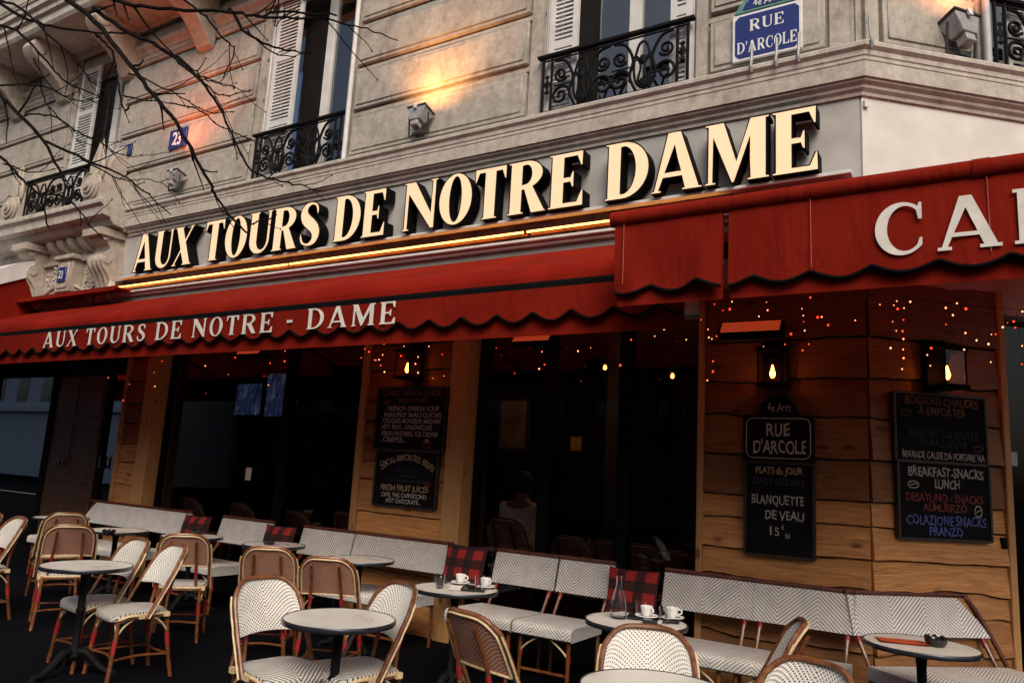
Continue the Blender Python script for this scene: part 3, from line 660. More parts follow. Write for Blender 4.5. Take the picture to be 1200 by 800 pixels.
# ================================================================== ground floor: wood cladding, posts, windows, rooms
ZB = G7; ZH = 3.5
def planks(TT, x0, x1, y, seed, wob=None):
    rd = random.Random(seed); mbx = MB(TT); z = ZB+.02; rows = []
    while z < ZH:
        hgt = rd.uniform(.20, .33); rows.append((z, min(z+hgt, ZH+.1))); z += hgt
    return rows
def clad(TT, segs_, rows, name='wood_panel', seed=1, tones=None):
    """live-edge boards: rows shared so the boards run on round the corner"""
    rd = random.Random(seed); out = []
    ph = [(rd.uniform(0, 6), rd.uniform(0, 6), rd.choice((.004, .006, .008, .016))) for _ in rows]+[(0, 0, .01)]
    tone = tones or [rd.uniform(.55, .95) if a < 1.6 else rd.uniform(.05, .35) for a, b in rows]  # upper boards: darker wood, plus shade under the awnings put into the tone
    for (T_, x0, x1, y, s0) in segs_:
        mbx = MB(T_); mbx.cur = 1; mbx.box(x0, x1, y+.012, y+.10, ZB, ZH); mbx.cur = 0
        for i, (a, b) in enumerate(rows):
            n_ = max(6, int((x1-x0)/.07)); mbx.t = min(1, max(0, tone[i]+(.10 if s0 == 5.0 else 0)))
            def edge(x, q):
                p1, p2, am = ph[q]; X = x+s0
                return am*(sin(X*3.1+p1)+.6*sin(X*7.3+p2)+.35*sin(X*17+p1*2)+.22*sin(X*41+p2*3)*sin(X*5))
            gap = .0035; d = .012*((i*7) % 3)
            top = lambda x: b-gap+edge(x, i+1)-.006*abs(sin(x*9)); bot = lambda x: a+gap+edge(x, i)
            xs = [x0+(x1-x0)*j/n_ for j in range(n_+1)]
            A = mbx.add([(x, y-d-.012-.004*sin(x*13+i), bot(x)) for x in xs]); B = mbx.add([(x, y-d*.3+.002, top(x)-.010) for x in xs]); Cc = mbx.add([(x, y+.014, top(x)) for x in xs]); D = mbx.add([(x, y+.014, bot(x)) for x in xs])
            for j in range(n_):
                uv = lambda x, z: (x+s0, z)
                mbx.face((A+j, A+j+1, B+j+1, B+j), [uv(xs[j], a), uv(xs[j+1], a), uv(xs[j+1], b), uv(xs[j], b)])
                mbx.face((B+j, B+j+1, Cc+j+1, Cc+j), [uv(xs[j], b), uv(xs[j+1], b), uv(xs[j+1], b+.02), uv(xs[j], b+.02)])
                mbx.face((D+j, D+j+1, A+j+1, A+j), [uv(xs[j], a), uv(xs[j+1], a), uv(xs[j+1], a+.02), uv(xs[j], a+.02)])
            mbx.face((A, B, Cc, D)); mbx.face((A+n_, D+n_, Cc+n_, B+n_))
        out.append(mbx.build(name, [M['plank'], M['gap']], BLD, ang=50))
    return out
# board joints as seen on the corner cladding (photo heights, facade units)
def rows_from(zs): return list(zip(zs, zs[1:]))
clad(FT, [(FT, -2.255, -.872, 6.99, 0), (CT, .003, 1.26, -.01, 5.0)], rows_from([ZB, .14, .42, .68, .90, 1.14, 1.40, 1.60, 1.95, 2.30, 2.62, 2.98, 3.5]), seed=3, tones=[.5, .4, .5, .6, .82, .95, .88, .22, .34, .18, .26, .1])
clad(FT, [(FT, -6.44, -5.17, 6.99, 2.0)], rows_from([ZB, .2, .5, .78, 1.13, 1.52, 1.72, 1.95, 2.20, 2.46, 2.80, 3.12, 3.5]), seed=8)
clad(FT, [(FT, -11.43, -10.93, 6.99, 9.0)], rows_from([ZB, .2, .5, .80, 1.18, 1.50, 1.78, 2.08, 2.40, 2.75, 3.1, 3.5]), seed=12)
def post(TT, x0, x1, y0, y1, tone):
    p = MB(TT); p.t = tone
    P = [Vector((x, y, z)) for z in (ZB, ZH) for y in (y0, y1) for x in (x0, x1)]; b = p.add(P)
    for q in ((0, 1, 5, 4), (3, 2, 6, 7), (2, 0, 4, 6), (1, 3, 7, 5)):
        p.face([b+i for i in q], [(P[i].z, P[i].x+P[i].y) for i in q])
    p.face([b+i for i in (4, 5, 7, 6)])
    p.build('post', M['post'], BLD, bevel=.006)
post(FT, -2.31, -2.256, 6.94, 7.3, .9)
post(FT, -6.53, -6.44, 6.94, 7.3, .8); post(FT, -5.17, -4.93, 6.93, 7.3, .95)
post(FT, -11.50, -11.43, 6.94, 7.3, .7); post(FT, -10.93, -10.66, 6.93, 7.3, .9)
post(CT, 1.262, 1.33, -.05, .3, 1.0)
# shop windows
def shopfront(TT, x0, x1, y, mull, sill=.30, zt=ZH):
    fr = MB(TT); f_ = .06
    fr.box(x0, x0+f_, y, y+.10, ZB, zt); fr.box(x1-f_, x1, y, y+.10, ZB, zt); fr.box(x0+f_, x1-f_, y, y+.1, ZB, sill); fr.box(x0+f_, x1-f_, y, y+.1, zt-.1, zt)
    for a in mull: fr.box(a-.06, a+.06, y-.02, y+.12, sill, zt-.1)
    fo = fr.build('shopfront_window', M['black'], BLD, bevel=.006)
    xs = [x0+f_]+[v for a in mull for v in (a-.06, a+.06)]+[x1-f_]
    for a, b in zip(xs[::2], xs[1::2]):
        p = MB(TT); p.box(a, b, y+.045, y+.055, sill, zt-.1); p.build('pane', M['glass'], fo)
    return fo
shopfront(FT, -10.655, -6.535, 7.14, [-8.02])
shopfront(FT, -4.925, -2.315, 7.14, [-4.02, -3.13])
# glazed entrance at the far left, with a brown timber door behind the street reflections
FX0, FX1 = -16.0, -11.505
fr = MB(FT); y = 7.12
for a, b in ((FX0, FX0+.12), (-13.95, -13.80), (-12.28, -12.14), (FX1-.16, FX1)): fr.box(a, b, y, y+.12, ZB, ZH)
fr.box(FX0, FX1, y+.01, y+.11, 2.88, ZH); fr.box(FX0+.12, -13.95, y+.005, y+.11, ZB, .25)
fo = fr.build('entrance_frame', M['black'], BLD, bevel=.006)
for a, b in ((FX0+.12, -13.95), (-12.14, FX1-.16)):
    p = MB(FT); p.box(a, b, y+.04, y+.05, .25 if a < -14 else ZB, 2.88); p.build('pane', M['entrance_glass'], fo)
d = MB(FT)
d.box(-13.797, -13.045, y+.03, y+.08, ZB, 2.878); d.box(-13.035, -12.283, y+.03, y+.08, ZB, 2.878)
for a in (-13.70, -12.94):
    for z0_, z1_ in ((0.05, .95), (1.10, 2.05), (2.18, 2.75)): d.box(a, a+.56, y+.018, y+.031, z0_, z1_)
do = d.build('door', M['door_wood'], BLD, bevel=.01)
for a in (-13.30, -12.22):
    h = MB(FT); 
    for s_ in (0, .12): h.tube([(a+s_, y-.05, 1.40), (a+s_, y+.02, 1.40)], .02, 8); h.tube([(a+s_, y-.05, 1.36), (a+s_, y-.05, 1.56)], .018, 8)
    h.build('handle', M['chrome'], do)
# right-hand glazed side beyond the corner post
shopfront(CT, 1.335, 2.95, .14, [], zt=ZH); mb = MB(CT); mb.box(2.95, 7, 0, .4, ZB, ZH); mb.build('side_wall', M['dark_wood'], BLD)
mb = MB(CT); mb.box(1.20, 1.245, -.045, -.018, 1.28, 1.37); mb.build('door_latch', M['black'], BLD)
mb = MB(CT); mb.box(1.42, 1.52, .09, .14, 1.98, 2.10); mb.build('switch_box', M['lamp_grey'], BLD)
# room behind the glass
mb = MB(FT)

def room_slab(mbx, z0, z1, yb=12.8): mbx.prism([(-17, 7.36), (-1.02, 7.36), (-1.02+(yb-7.36)/math.tan(CA), yb), (-17, yb)], lambda x, y: (x, y, z0), lambda x, y: (x, y, z1))
room_slab(mb, ZB-.02, ZB+.005); mb.build('interior_floor', M['dark_wood'], BLD)
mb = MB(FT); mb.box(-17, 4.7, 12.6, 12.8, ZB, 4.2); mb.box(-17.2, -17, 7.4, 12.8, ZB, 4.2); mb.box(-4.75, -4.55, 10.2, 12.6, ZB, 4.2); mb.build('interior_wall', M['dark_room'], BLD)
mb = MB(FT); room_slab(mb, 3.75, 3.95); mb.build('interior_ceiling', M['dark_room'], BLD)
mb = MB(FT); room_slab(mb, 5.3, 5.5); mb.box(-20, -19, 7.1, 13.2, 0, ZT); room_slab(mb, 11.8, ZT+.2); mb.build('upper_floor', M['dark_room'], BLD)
mb = MB(FT); mb.box(-19, -16.2, 7.0, 7.4, ZB, 5.4); mb.build('neighbour_wall', M['carved'], BLD)

# ================================================================== main sign
def sign_thing(name, label, cat, p, group=None): return thing(name, label, cat, tuple(p), 0, group)
SG = sign_thing('shop_sign', 'long row of thick cream AUX TOURS DE NOTRE DAME letters above a neon tube', 'sign', real(-6.5, 6.9, 4.4))
YF, YBK = 6.80, 6.97
WORDS = [('AUX', (155, 316), (223, 309)), ('TOURS', (237, 306), (372, 289)), ('DE', (389, 286), (449, 278)), ('NOTRE', (470, 275), (682, 247)), ('DAME', (708, 243), (959, 207))]
def letter_obj(ch, x0, kx, zb, size, parent):
    w, g = glyph(ch, .25, .09, .042, .04); v, f, ns = curve_mesh(g, 1.0)
    mbx = MB(FT); zs = [p.z for p in v]; 
    lip = .012
    b = mbx.add([(x0+p.x*kx, YF if p.z > 0 else YBK, zb+p.y*size) for p in v])
    for q, nn in zip(f, ns):
        mbx.cur = 0 if nn.z > .5 else 1
        mbx.face([b+i for i in q])
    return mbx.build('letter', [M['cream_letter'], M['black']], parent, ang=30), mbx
def outline_obj(parent, ch, x0, kx, zb, size):
    w, g = glyph(ch, .25, .09, .042, .04); mbx = MB(FT)
    for c in g: mbx.tube([(x0+p[0]*kx, YF, zb+p[1]*size) for p in c], .007, 4, closed=True)
    return mbx.build('letter_rim', M['black'], parent)
for txt, pa, pb in WORDS:
    a = f7(*pa, YF); b = f7(*pb, YF); ws = [glyph(c, .25, .09, .042, .04)[0] for c in txt]
    gap = .05; tot = sum(ws)+gap*(len(txt)-1); kx = (b.x-a.x)/tot; x = a.x; zb = 4.455; size = .615
    for c, w in zip(txt, ws):
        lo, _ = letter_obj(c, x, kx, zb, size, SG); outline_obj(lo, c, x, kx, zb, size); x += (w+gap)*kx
mb = MB(FT); mb.box(-11.95, -.95, 6.865, 6.998, 4.41, 4.443); mb.build('ledge_rail', M['white_paint'], SG, bevel=.004)
mb = MB(FT); mb.box(-12.2, -2.0, 6.955, 6.997, 4.197, 4.408); mb.build('reflector', M['neon_back'], SG)
mb = MB(FT); mb.box(-12.2, -2.0, 6.88, 6.997, 4.165, 4.195); mb.box(-12.2, -2.0, 6.935, 6.997, 4.125, 4.163); mb.box(-12.235, -12.203, 6.86, 6.997, 4.11, 4.40); mb.build('lower_rail', M['white_paint'], SG, bevel=.004)
mb = MB(FT)
for a, b in ((-12.12, -8.05), (-8.0, -4.3), (-4.25, -2.1)): mb.tube([(a, 6.91, 4.285), (b, 6.91, 4.285)], .012, 8)
mb.build('neon_tube', M['neon'], SG)

# ================================================================== awnings
def scallop(u, p): return abs(sin(pi*u/p))
def valance(mbx, x0, x1, y, ztop, zpeak, depth, period, phase, thick=.006, wav=0, nseg=None):
    n_ = nseg or int((x1-x0)/.025); xs = [x0+(x1-x0)*i/n_ for i in range(n_+1)]
    lowz = lambda x: zpeak-depth*scallop(x-phase, period)
    wy = lambda x, t: wav*(sin(x*5.1+1+t*1.5)+.6*sin(x*12+2-t*2.2)+.35*sin(x*27+t*3))*(t**.9)
    R = []
    for k_ in range(9):
        t = k_/8; R.append((mbx.add([(x, y-wy(x, t), ztop+(lowz(x)-ztop)*t) for x in xs]), mbx.add([(x, y-wy(x, t)+thick, ztop+(lowz(x)-ztop)*t) for x in xs])))
    for (a, a2), (b, b2) in zip(R, R[1:]):
        for i in range(n_):
            mbx.face((b+i, b+i+1, a+i+1, a+i)); mbx.face((a2+i, a2+i+1, b2+i+1, b2+i))
    (a, a2), (b, b2) = R[0], R[-1]
    for i in range(n_): mbx.face((a+i, a+i+1, a2+i+1, a2+i)); mbx.face((b+i+1, b+i, b2+i, b2+i+1))
    for e in (0, n_): mbx.face([R[0][0]+e, R[-1][0]+e, R[-1][1]+e, R[0][1]+e])
    return [(x, y-wy(x, 1)-.002, lowz(x)) for x in xs]
AL = sign_thing('awning', 'long red canvas awning lettered AUX TOURS DE NOTRE - DAME over the window terrace', 'awning', real(-9, 6, 2.7))
YL = 4.9; XL0, XL1 = -17.5, -1.75
# fabric: sags from the wall to a rolled front edge
prof = [(6.93, 4.03), (6.4, 3.80), (5.9, 3.58), (5.45, 3.43), (5.2, 3.355), (5.05, 3.295), (4.97, 3.235), (4.935, 3.175), (4.93, 3.122)]
mb = MB(FT); nx = 120
def fab(u, v):
    q = v*(len(prof)-1); i = min(int(q), len(prof)-2); t = q-i; y = prof[i][0]*(1-t)+prof[i+1][0]*t; z = prof[i][1]*(1-t)+prof[i+1][1]*t; x = XL0+(XL1-XL0)*u
    return (x, y, z+.012*sin(x*2.2)*sin(pi*v)+.006*sin(x*5.3+y*3)*sin(pi*v))
mb.grid(fab, nx, 24);
mb.build('canopy', M['red_canopy'], AL, ang=80)
mb = MB(FT); mb.box(XL0, XL1, 4.925, 5.06, 3.035, 3.120); mb.build('front_bar', M['black'], AL, bevel=.01)
mb = MB(FT); ed = valance(mb, XL0, XL1, 4.895, 3.058, 2.875, .075, .331, -3.91, wav=.006); mb.build('valance', M['red_fabric'], AL, ang=80)
mb = MB(FT); mb.tube(ed, .011, 5); mb.build('trim', M['black_trim'], AL)
mb = MB(FT); mb.box(XL0, XL1, 4.945, 4.951, 2.70, 3.034); mb.build('inner_valance', M['red_fabric'], AL)
mb = MB(FT); serif_line(mb, 'AUX TOURS DE NOTRE - DAME', -9.93, -4.27, 2.858, .195, 4.879, 4.875, t=.155, n=.07, gap=.22, space=.46, sink=(AL, M['white_print']))
mb = MB(FT); mb.box(XL0, -11.6, 6.62, 6.995, 4.18, 4.205); mb.box(XL0, -11.6, 6.612, 6.622, 4.14, 4.21); mb.build('hood', M['red_fabric'], AL)
mb = MB(FT)
for x in (-15.5, -12.2, -8.9, -5.6, -2.6): mb.tube([(x, 6.95, 3.66), (x+.02, 6.1, 3.38), (x, 5.02, 3.02)], .022, 8)
mb.build('folding_arm', M['black'], AL)
mb = MB(FT); mb.box(XL0, XL1, 6.85, 6.99, 3.78, 3.98); mb.build('roller_case', M['black'], AL)
AR = sign_thing('awning', 'deep red corner awning with big white CAFÉ letters and a split flap', 'awning', real(-1, 5.5, 2.75))
YR = 4.43; c0 = Vector((-.87, 7, 0)); tm = math.tan(CA/2); dR = 7-YR; kx_ = .34
P_end = FI @ (CT @ Vector((4.0, -dR, 0)))
def front_line(s0, off=0):           # x < kink: along the street front, beyond: parallel to the cut corner
    return s0
mb = MB(FT)
zw, zf = 4.36, 3.40
A = mb.add([(-2.06, 6.98, zw), (-.87+.02*tm, 6.98, zw)]); B = mb.add([(-2.06, YR+.02, zf), (kx_, YR+.02, zf)])
q3 = mb.add([FI @ (CT @ Vector((4.0, -.02, zw))), Vector((kx_+3*cos(CA), YR+.02+3*sin(CA), zf))])
mb.face((A, B, B+1, A+1)); mb.face((A+1, B+1, q3+1, q3))
mb.build('canopy', M['red_canopy'], AR)
mb = MB(FT); mb.tube([(-2.075, YR+.01, 3.345), (kx_, YR+.01, 3.355)], .052, 14); mb.tube([(-.03, YR+.01, 3.352), (.05, YR+.01, 3.352)], .057, 14); pe = Vector((kx_+3*cos(CA), YR+.01+3*sin(CA), 3.355)); mb.tube([(kx_, YR+.01, 3.355), (pe.x, pe.y, 3.355)], .052, 14)
mb.build('front_bar', M['red_fabric'], AR)
def flap(x0, x1, phase, wav):
    m_ = MB(FT); e = valance(m_, x0, x1, YR-.005, 3.325, 2.885, .052, .318, phase, wav=wav); m_.build('valance', M['red_fabric'], AR, ang=80)
    t_ = MB(FT); t_.tube(e, .011, 6); t_.build('trim', M['black_trim'], AR)
flap(-2.045, -1.335, -1.48, .024); flap(-1.298, kx_, -.515, .0075)
for xq in (-1.98, -.83, .03):
    mb = MB(FT); mb.tube([(xq, YR-.014, 3.31), (xq+.004, YR-.017, 2.90)], .0035, 4); mb.build('seam', M['red_seam'], AR)
mb = MB(FT); mb.box(-2.03, -1.34, YR+.035, YR+.041, 2.765, 3.30); mb.box(-1.30, kx_, YR+.035, YR+.041, 2.765, 3.30); mb.build('inner_valance', M['red_fabric'], AR)
mb = MB(FT @ Matrix.Translation((kx_, YR, 0)) @ Matrix.Rotation(CA, 4, 'Z')); e = valance(mb, .0, 3.0, -.005, 3.325, 2.885, .052, .318, 0, wav=.0); mb.build('valance', M['red_fabric'], AR, ang=80)
mb = MB(FT); serif_line(mb, 'CAFÉ', -.495, .62, 2.925, .285, YR-.020, YR-.024, t=.17, n=.075, gap=.15, s=.055, h=.06, sink=(AR, M['white_print']))
mb = MB(FT)
for x in (-1.95, -.7): mb.tube([(x, 6.9, 3.9), (x+.05, 5.6, 3.6), (x, YR+.06, 3.33)], .022, 8)
mb.build('folding_arm', M['black'], AR)
# neighbour's awning edge at the far left
mb = MB(FT)
a = f7(0, 300, 6.3); 
mb.prism([(6.95, 4.75), (6.2, 4.35), (5.9, 3.9), (5.9, 3.2), (6.95, 3.2)], lambda y, z: (-17.5, y, z), lambda y, z: (-14.62, y, z))
mb.cur = 1
mb.prism([(6.95, 5.02), (6.55, 4.86), (6.18, 4.62), (5.95, 4.38), (6.2, 4.352), (6.95, 4.752)], lambda y, z: (-17.5, y, z), lambda y, z: (-14.58, y, z))
o = mb.build('shop_awning', [M['red_fabric'], M['white_paint']]); tag(o, 'red neighbouring shop canopy with a curved white top beside the carved doorway', 'canopy')

# ================================================================== street signs and plates
def plate(name, label, cat, cx, cz, w, h, TT=FT, y=6.96, rim=None, face='enamel_blue', group=None):
    p = TT @ Vector((cx, y, cz-h/2)); r = thing(name, label, cat, tuple(p), 0, group)
    mbx = MB(TT); mbx.box(cx-w/2, cx+w/2, y-.012, y+.02, cz-h/2, cz+h/2); b = mbx.build('panel', M[rim or face], r, bevel=.004)
    if rim:
        mbx = MB(TT); e = rim_w = h*.055; c = h*.08; x0, x1, z0, z1 = cx-w/2+e, cx+w/2-e, cz-h/2+e, cz+h/2-e
        poly = [(x0+c, z0), (x1-c, z0), (x1, z0+c), (x1, z1-c), (x1-c, z1), (x0+c, z1), (x0, z1-c), (x0, z0+c)]
        mbx.prism(poly, lambda x, z: (x, y-.016, z), lambda x, z: (x, y-.010, z)); mbx.build('field', M[face], r)
    return r
p = plate('street_sign', 'blue enamel RUE D\'ARCOLE plate with white border on the stone corner', 'street sign', -1.69, 6.00, .66, .50, rim='enamel_white')
mb = MB(FT); serif_line(mb, 'RUE', -1.85, -1.53, 6.045, .12, 6.944, 6.940, t=.17, n=.07, gap=.14, sink=(p, M['enamel_white'])); serif_line(mb, "D'ARCOLE", -1.97, -1.41, 5.825, .12, 6.944, 6.940, t=.17, n=.07, gap=.10, sink=(p, M['enamel_white']))
mb = MB(FT)
arcpts = [(-1.97, 6.262), (-1.41, 6.262)]+[(-1.69+.28*cos(a), 6.30+.16*sin(a)) for a in [i*pi/16 for i in range(17)]]
mb.prism([(-2.0, 6.262), (-1.38, 6.262), (-1.42, 6.33), (-1.5, 6.42), (-1.69, 6.47), (-1.88, 6.42), (-1.96, 6.33)], lambda x, z: (x, 6.945, z), lambda x, z: (x, 6.97, z))
mb.cur = 1
mb.prism([(-1.92, 6.285), (-1.46, 6.285), (-1.49, 6.35), (-1.55, 6.40), (-1.69, 6.435), (-1.83, 6.40), (-1.89, 6.35)], lambda x, z: (x, 6.941, z), lambda x, z: (x, 6.96, z))
mb.build('arch_top', [M['enamel_green'], M['enamel_blue']], p)
mb = MB(FT); put_text(mb, '4e Arrt', -1.69, 6.30, .075, 6.939, .01); mb.build('lettering', M['enamel_white'], p)
p = plate('house_number', 'blue enamel plate with white number 23 on the stone courses', 'number plate', -11.02, 6.70, .44, .33)
mb = MB(FT); put_text(mb, '23', -11.02, 6.59, .22, 6.945, .03, .8); mb.build('lettering', M['enamel_white'], p)
p = plate('gas_plate', 'small blue GAZ plate beside the left window', 'plate', -12.50, 6.76, .36, .20)
mb = MB(FT); put_text(mb, 'GAZ', -12.50, 6.73, .085, 6.945, .01); mb.build('lettering', M['enamel_white'], p)
p = plate('house_number', 'small blue number 23 plate on the carved cartouche over the doorway', 'number plate', -13.54, 4.60, .24, .26, y=6.765)
mb = MB(FT); put_text(mb, '23', -13.54, 4.53, .14, 6.75, .02); mb.build('lettering', M['enamel_white'], p)

# ---- bird-spike clips hooked over the cornice
for i, (TT, x, lab) in enumerate(((FT, -1.80, 'grey metal clip below the blue street sign, left one'), (FT, -1.57, 'grey metal clip below the middle of the blue street sign'), (FT, -1.37, 'grey metal clip below the right end of the blue street sign'), (CT, -.02, 'tall thin metal clip standing on the cornice corner'))):
    mb = MB(TT); y0 = 6.84 if TT is FT else -.16
    mb.tube(catmull([(x, y0-.02, 5.54), (x, y0-.035, 5.60), (x, y0-.01, 5.68), (x, y0+.0, 5.84)], 5), .014, 7)
    o = mb.build('cornice_clip', M['lamp_grey']); tag(o, lab, 'clip', 'metal clips on the cornice')

# ---- floodlights
def flood(label, TT, x, y, z, tilt, power, rot=0, size=1.0, col=(1, .42, .12), aim=(0, .40, 1), spread=115, out=.16, up=.22):
    p = TT @ Vector((x, y, z-.12)); r = thing('floodlight', label, 'floodlight', tuple(p), 0, 'floodlights on the cornice')
    L = TT @ Matrix.Translation((x, y, z)) @ Matrix.Rotation(rot, 4, 'Z') @ Matrix.Rotation(tilt, 4, 'X') @ Matrix.Scale(size, 4)
    mbx = MB(L)
    A = [(-.13, -.09, .09), (.13, -.09, .09), (.13, .10, .09), (-.13, .10, .09)]; B = [(-.08, -.06, -.08), (.08, -.06, -.08), (.08, .06, -.08), (-.08, .06, -.08)]
    a = mbx.add(A); b = mbx.add(B)
    mbx.face((b+3, b+2, b+1, b))
    for i in range(4): mbx.face((a+(i+1) % 4, a+i, b+i, b+(i+1) % 4))
    mbx.box(-.05, .05, -.05, .05, -.16, -.081)
    mbx.build('housing', M['lamp_grey'], r, bevel=.006)
    mbx = MB(L); mbx.box(-.145, .145, -.105, .115, .09, .115); mbx.build('lid_frame', M['lamp_dark'], r, bevel=.004)
    mbx = MB(L); mbx.box(-.02, .02, -.118, -.10, .05, .118); mbx.build('clasp', M['white_paint'], r)
    mbx = MB(TT @ Matrix.Translation((x, y, z)) @ Matrix.Rotation(rot, 4, 'Z') @ Matrix.Scale(size, 4)); mbx.tube([(-.15, 0, .03), (-.15, .02, -.22), (.15, .02, -.22), (.15, 0, .03)], .012, 6); mbx.box(-.06, .06, -.03, .07, -.235, -.21); mbx.build('bracket', M['lamp_dark'], r)
    ld = bpy.data.lights.new('floodlight_lamp', 'SPOT'); ld.energy = power; ld.color = col; ld.spot_size = radians(spread); ld.spot_blend = 1.0; ld.shadow_soft_size = .07
    lo = bpy.data.objects.new('lamp', ld); COL.objects.link(lo); wp = TT @ Matrix.Rotation(0, 4, 'Z') @ Vector((x+.05, y-out, z+up)); lo.parent = r; lo.location = wp-Vector(p)
    dv = (TT.to_3x3() @ Vector(aim)).normalized(); lo.rotation_euler = (-dv).to_track_quat('Z', 'Y').to_euler()
    return r
flood('grey floodlight glowing orange on the wall between the two balcony windows', FT, -5.86, 6.82, 5.93, radians(-18), 32, col=(1, .42, .13), aim=(.25, .62, 1), spread=150, out=.26)
flood('small grey floodlight under the number 23 plate', FT, -10.75, 6.82, 5.93, radians(-18), 36, col=(1, .20, .06), aim=(.15, .10, 1), spread=150, out=.42, up=.30, size=.9)
flood('big dark floodlight on the right cornice beside the corner', CT, .98, -.10, 5.93, radians(-18), 15, rot=.15, size=1.15, col=(1, .33, .12), aim=(-.25, .5, 1), spread=150, out=.22)

# ================================================================== lanterns
def lantern(label, TT, x, z, y=6.93):
    p = TT @ Vector((x, y, z)); r = thing('wall_lantern', label, 'lantern', tuple(p), 0, 'black wall lanterns')
    mbx = MB(TT @ Matrix.Translation((x, y, z)))
    w, d0, d1, hh = .10, -.22, -.02, .31
    for sx in (-1, 1):
        for yy in (d0, d1): mbx.box(sx*w-.008, sx*w+.008, yy-.008, yy+.008, .02, hh)
    mbx.box(-w-.02, w+.02, d0-.02, d1+.02, hh, hh+.03); mbx.box(-w-.02, w+.02, d0-.02, d1+.02, 0, .03); mbx.box(-w, w, d1+.012, .05, .0, hh+.12)
    mbx.box(-.08, .08, d0+.05, d1-.02, hh+.03, hh+.07); mbx.tube([(0, -.13, hh), (0, -.13, hh-.07)], .028, 10)
    mbx.build('housing', M['black'], r, bevel=.004)
    mbx = MB(TT @ Matrix.Translation((x, y, z)))
    mbx.box(-w+.012, w-.012, d0-.004, d0+.001, .03, hh)
    for sx in (-1, 1): mbx.box(sx*w-.002, sx*w+.002, d0+.012, d1-.012, .03, hh)
    mbx.build('glass', M['lantern_glass'], r)
    mbx = MB(TT @ Matrix.Translation((x, y, z)))
    mbx.lathe([(0, hh-.26), (.018, hh-.255), (.034, hh-.22), (.036, hh-.19), (.028, hh-.14), (.016, hh-.10), (.014, hh-.07)], (0, -.13, 0), 14); bo = mbx.build('bulb', M['lantern_glass'], r)
    mbx = MB(TT @ Matrix.Translation((x, y, z)))
    mbx.lathe([(0, hh-.235), (.014, hh-.228), (.024, hh-.205), (.024, hh-.19), (.014, hh-.155), (.006, hh-.12), (0, hh-.115)], (0, -.13, 0), 14)
    mbx.build('filament', M['filament'], bo)
    return r
lantern('black wall lantern over the classic snacks chalkboard', FT, -5.70, 2.66)
lantern('black wall lantern above the framed RUE D\'ARCOLE board', FT, -1.60, 2.53)
lantern('black wall lantern above the BOISSONS CHAUDES board', CT, .60, 2.56, y=-.07)

# ================================================================== chalkboards
def board(name, label, cat, TT, x0, x1, z0, z1, y, lines, top=None, frame=True, tilt=0, marks=None):
    cx = (x0+x1)/2; p = TT @ Vector((cx, y, z0)); r = thing(name, label, cat, tuple(p), 0)
    L = TT @ Matrix.Translation((cx, y, z0)) @ Matrix.Rotation(tilt, 4, 'Y'); w = x1-x0; h = z1-z0
    mbx = MB(L)
    if top:
        poly = [(-w/2, 0), (w/2, 0), (w/2, h-.0), (w*.30, h), (w*.24, h+top*.55), (w*.12, h+top), (-w*.12, h+top), (-w*.24, h+top*.55), (-w*.30, h), (-w/2, h)]
        mbx.prism(poly, lambda a, b: (a, -.02, b), lambda a, b: (a, .02, b))
    else: mbx.box(-w/2, w/2, -.02, .02, 0, h)
    mbx.build('panel', M['board'], r, bevel=.004)
    if frame:
        mbx = MB(L); e = .022 if not top else .03; t_ = .004
        x_, z_ = w/2-e, h-e
        if top:
            c = .05
            pts = [(-x_+c, 0, e), (x_-c, 0, e), (x_-c*.3, 0, e+c*.3), (x_, 0, e+c), (x_, 0, z_-c), (x_-c*.3, 0, z_-c*.3), (x_-c, 0, z_), (-x_+c, 0, z_), (-x_+c*.3, 0, z_-c*.3), (-x_, 0, z_-c), (-x_, 0, e+c), (-x_+c*.3, 0, e+c*.3)]
            mbx.tube([(a, -.022, b) for a, _, b in pts], t_, 4, closed=True); mbx.build('border', M['chalk_white'], r)
        else:
            for s_ in (-1, 1): mbx.box(s_*w/2-.012, s_*w/2+.012, -.03, .021, -.004, h+.004)
            for zz_ in (0, h): mbx.box(-w/2+.012, w/2-.012, -.029, .02, zz_-.012, zz_+.012)
            mbx.build('frame', M['board_frame'], r, bevel=.003)
    bymat = {}
    for (txt, fx, fz, size, mat, *ex) in lines:
        kw = ex[0] if ex else {}
        if mat not in bymat: bymat[mat] = MB(L)
        kw = dict(kw); 
        if 'width' in kw: kw['width'] *= w
        put_text(bymat[mat], txt, fx*w, fz*h, size, -.0205, **kw); bymat[mat].build('lettering', M[mat], r); del bymat[mat]
    for mt, mbx in (marks(L, w, h) if marks else []):
        mbx.build('chalk_drawing', M[mt], r)
    for mat, mbx in bymat.items(): mbx.build('lettering', M[mat], r)
    return r
def cup_mark(L, x, z, s, steam=True):
    m_ = MB(L); Y_ = -.023
    m_.tube([(x-s, Y_, z+s), (x-s*.8, Y_, z), (x+s*.6, Y_, z), (x+s*.8, Y_, z+s), (x-s, Y_, z+s)], .004, 4)
    m_.tube(catmull([(x+s*.75, Y_, z+s*.85), (x+s*1.3, Y_, z+s*.6), (x+s*.7, Y_, z+s*.25)], 4), .004, 4)
    return m_
def blob_mark(L, x, z, a, b, n=14):
    m_ = MB(L); m_.tube([(x+a*cos(i*2*pi/n), -.023, z+b*sin(i*2*pi/n)) for i in range(n)], .005, 4, closed=True)
    m_.tube([(x-a*.7, -.023, z-b*.2), (x+a*.7, -.023, z+b*.35)], .004, 4); return m_
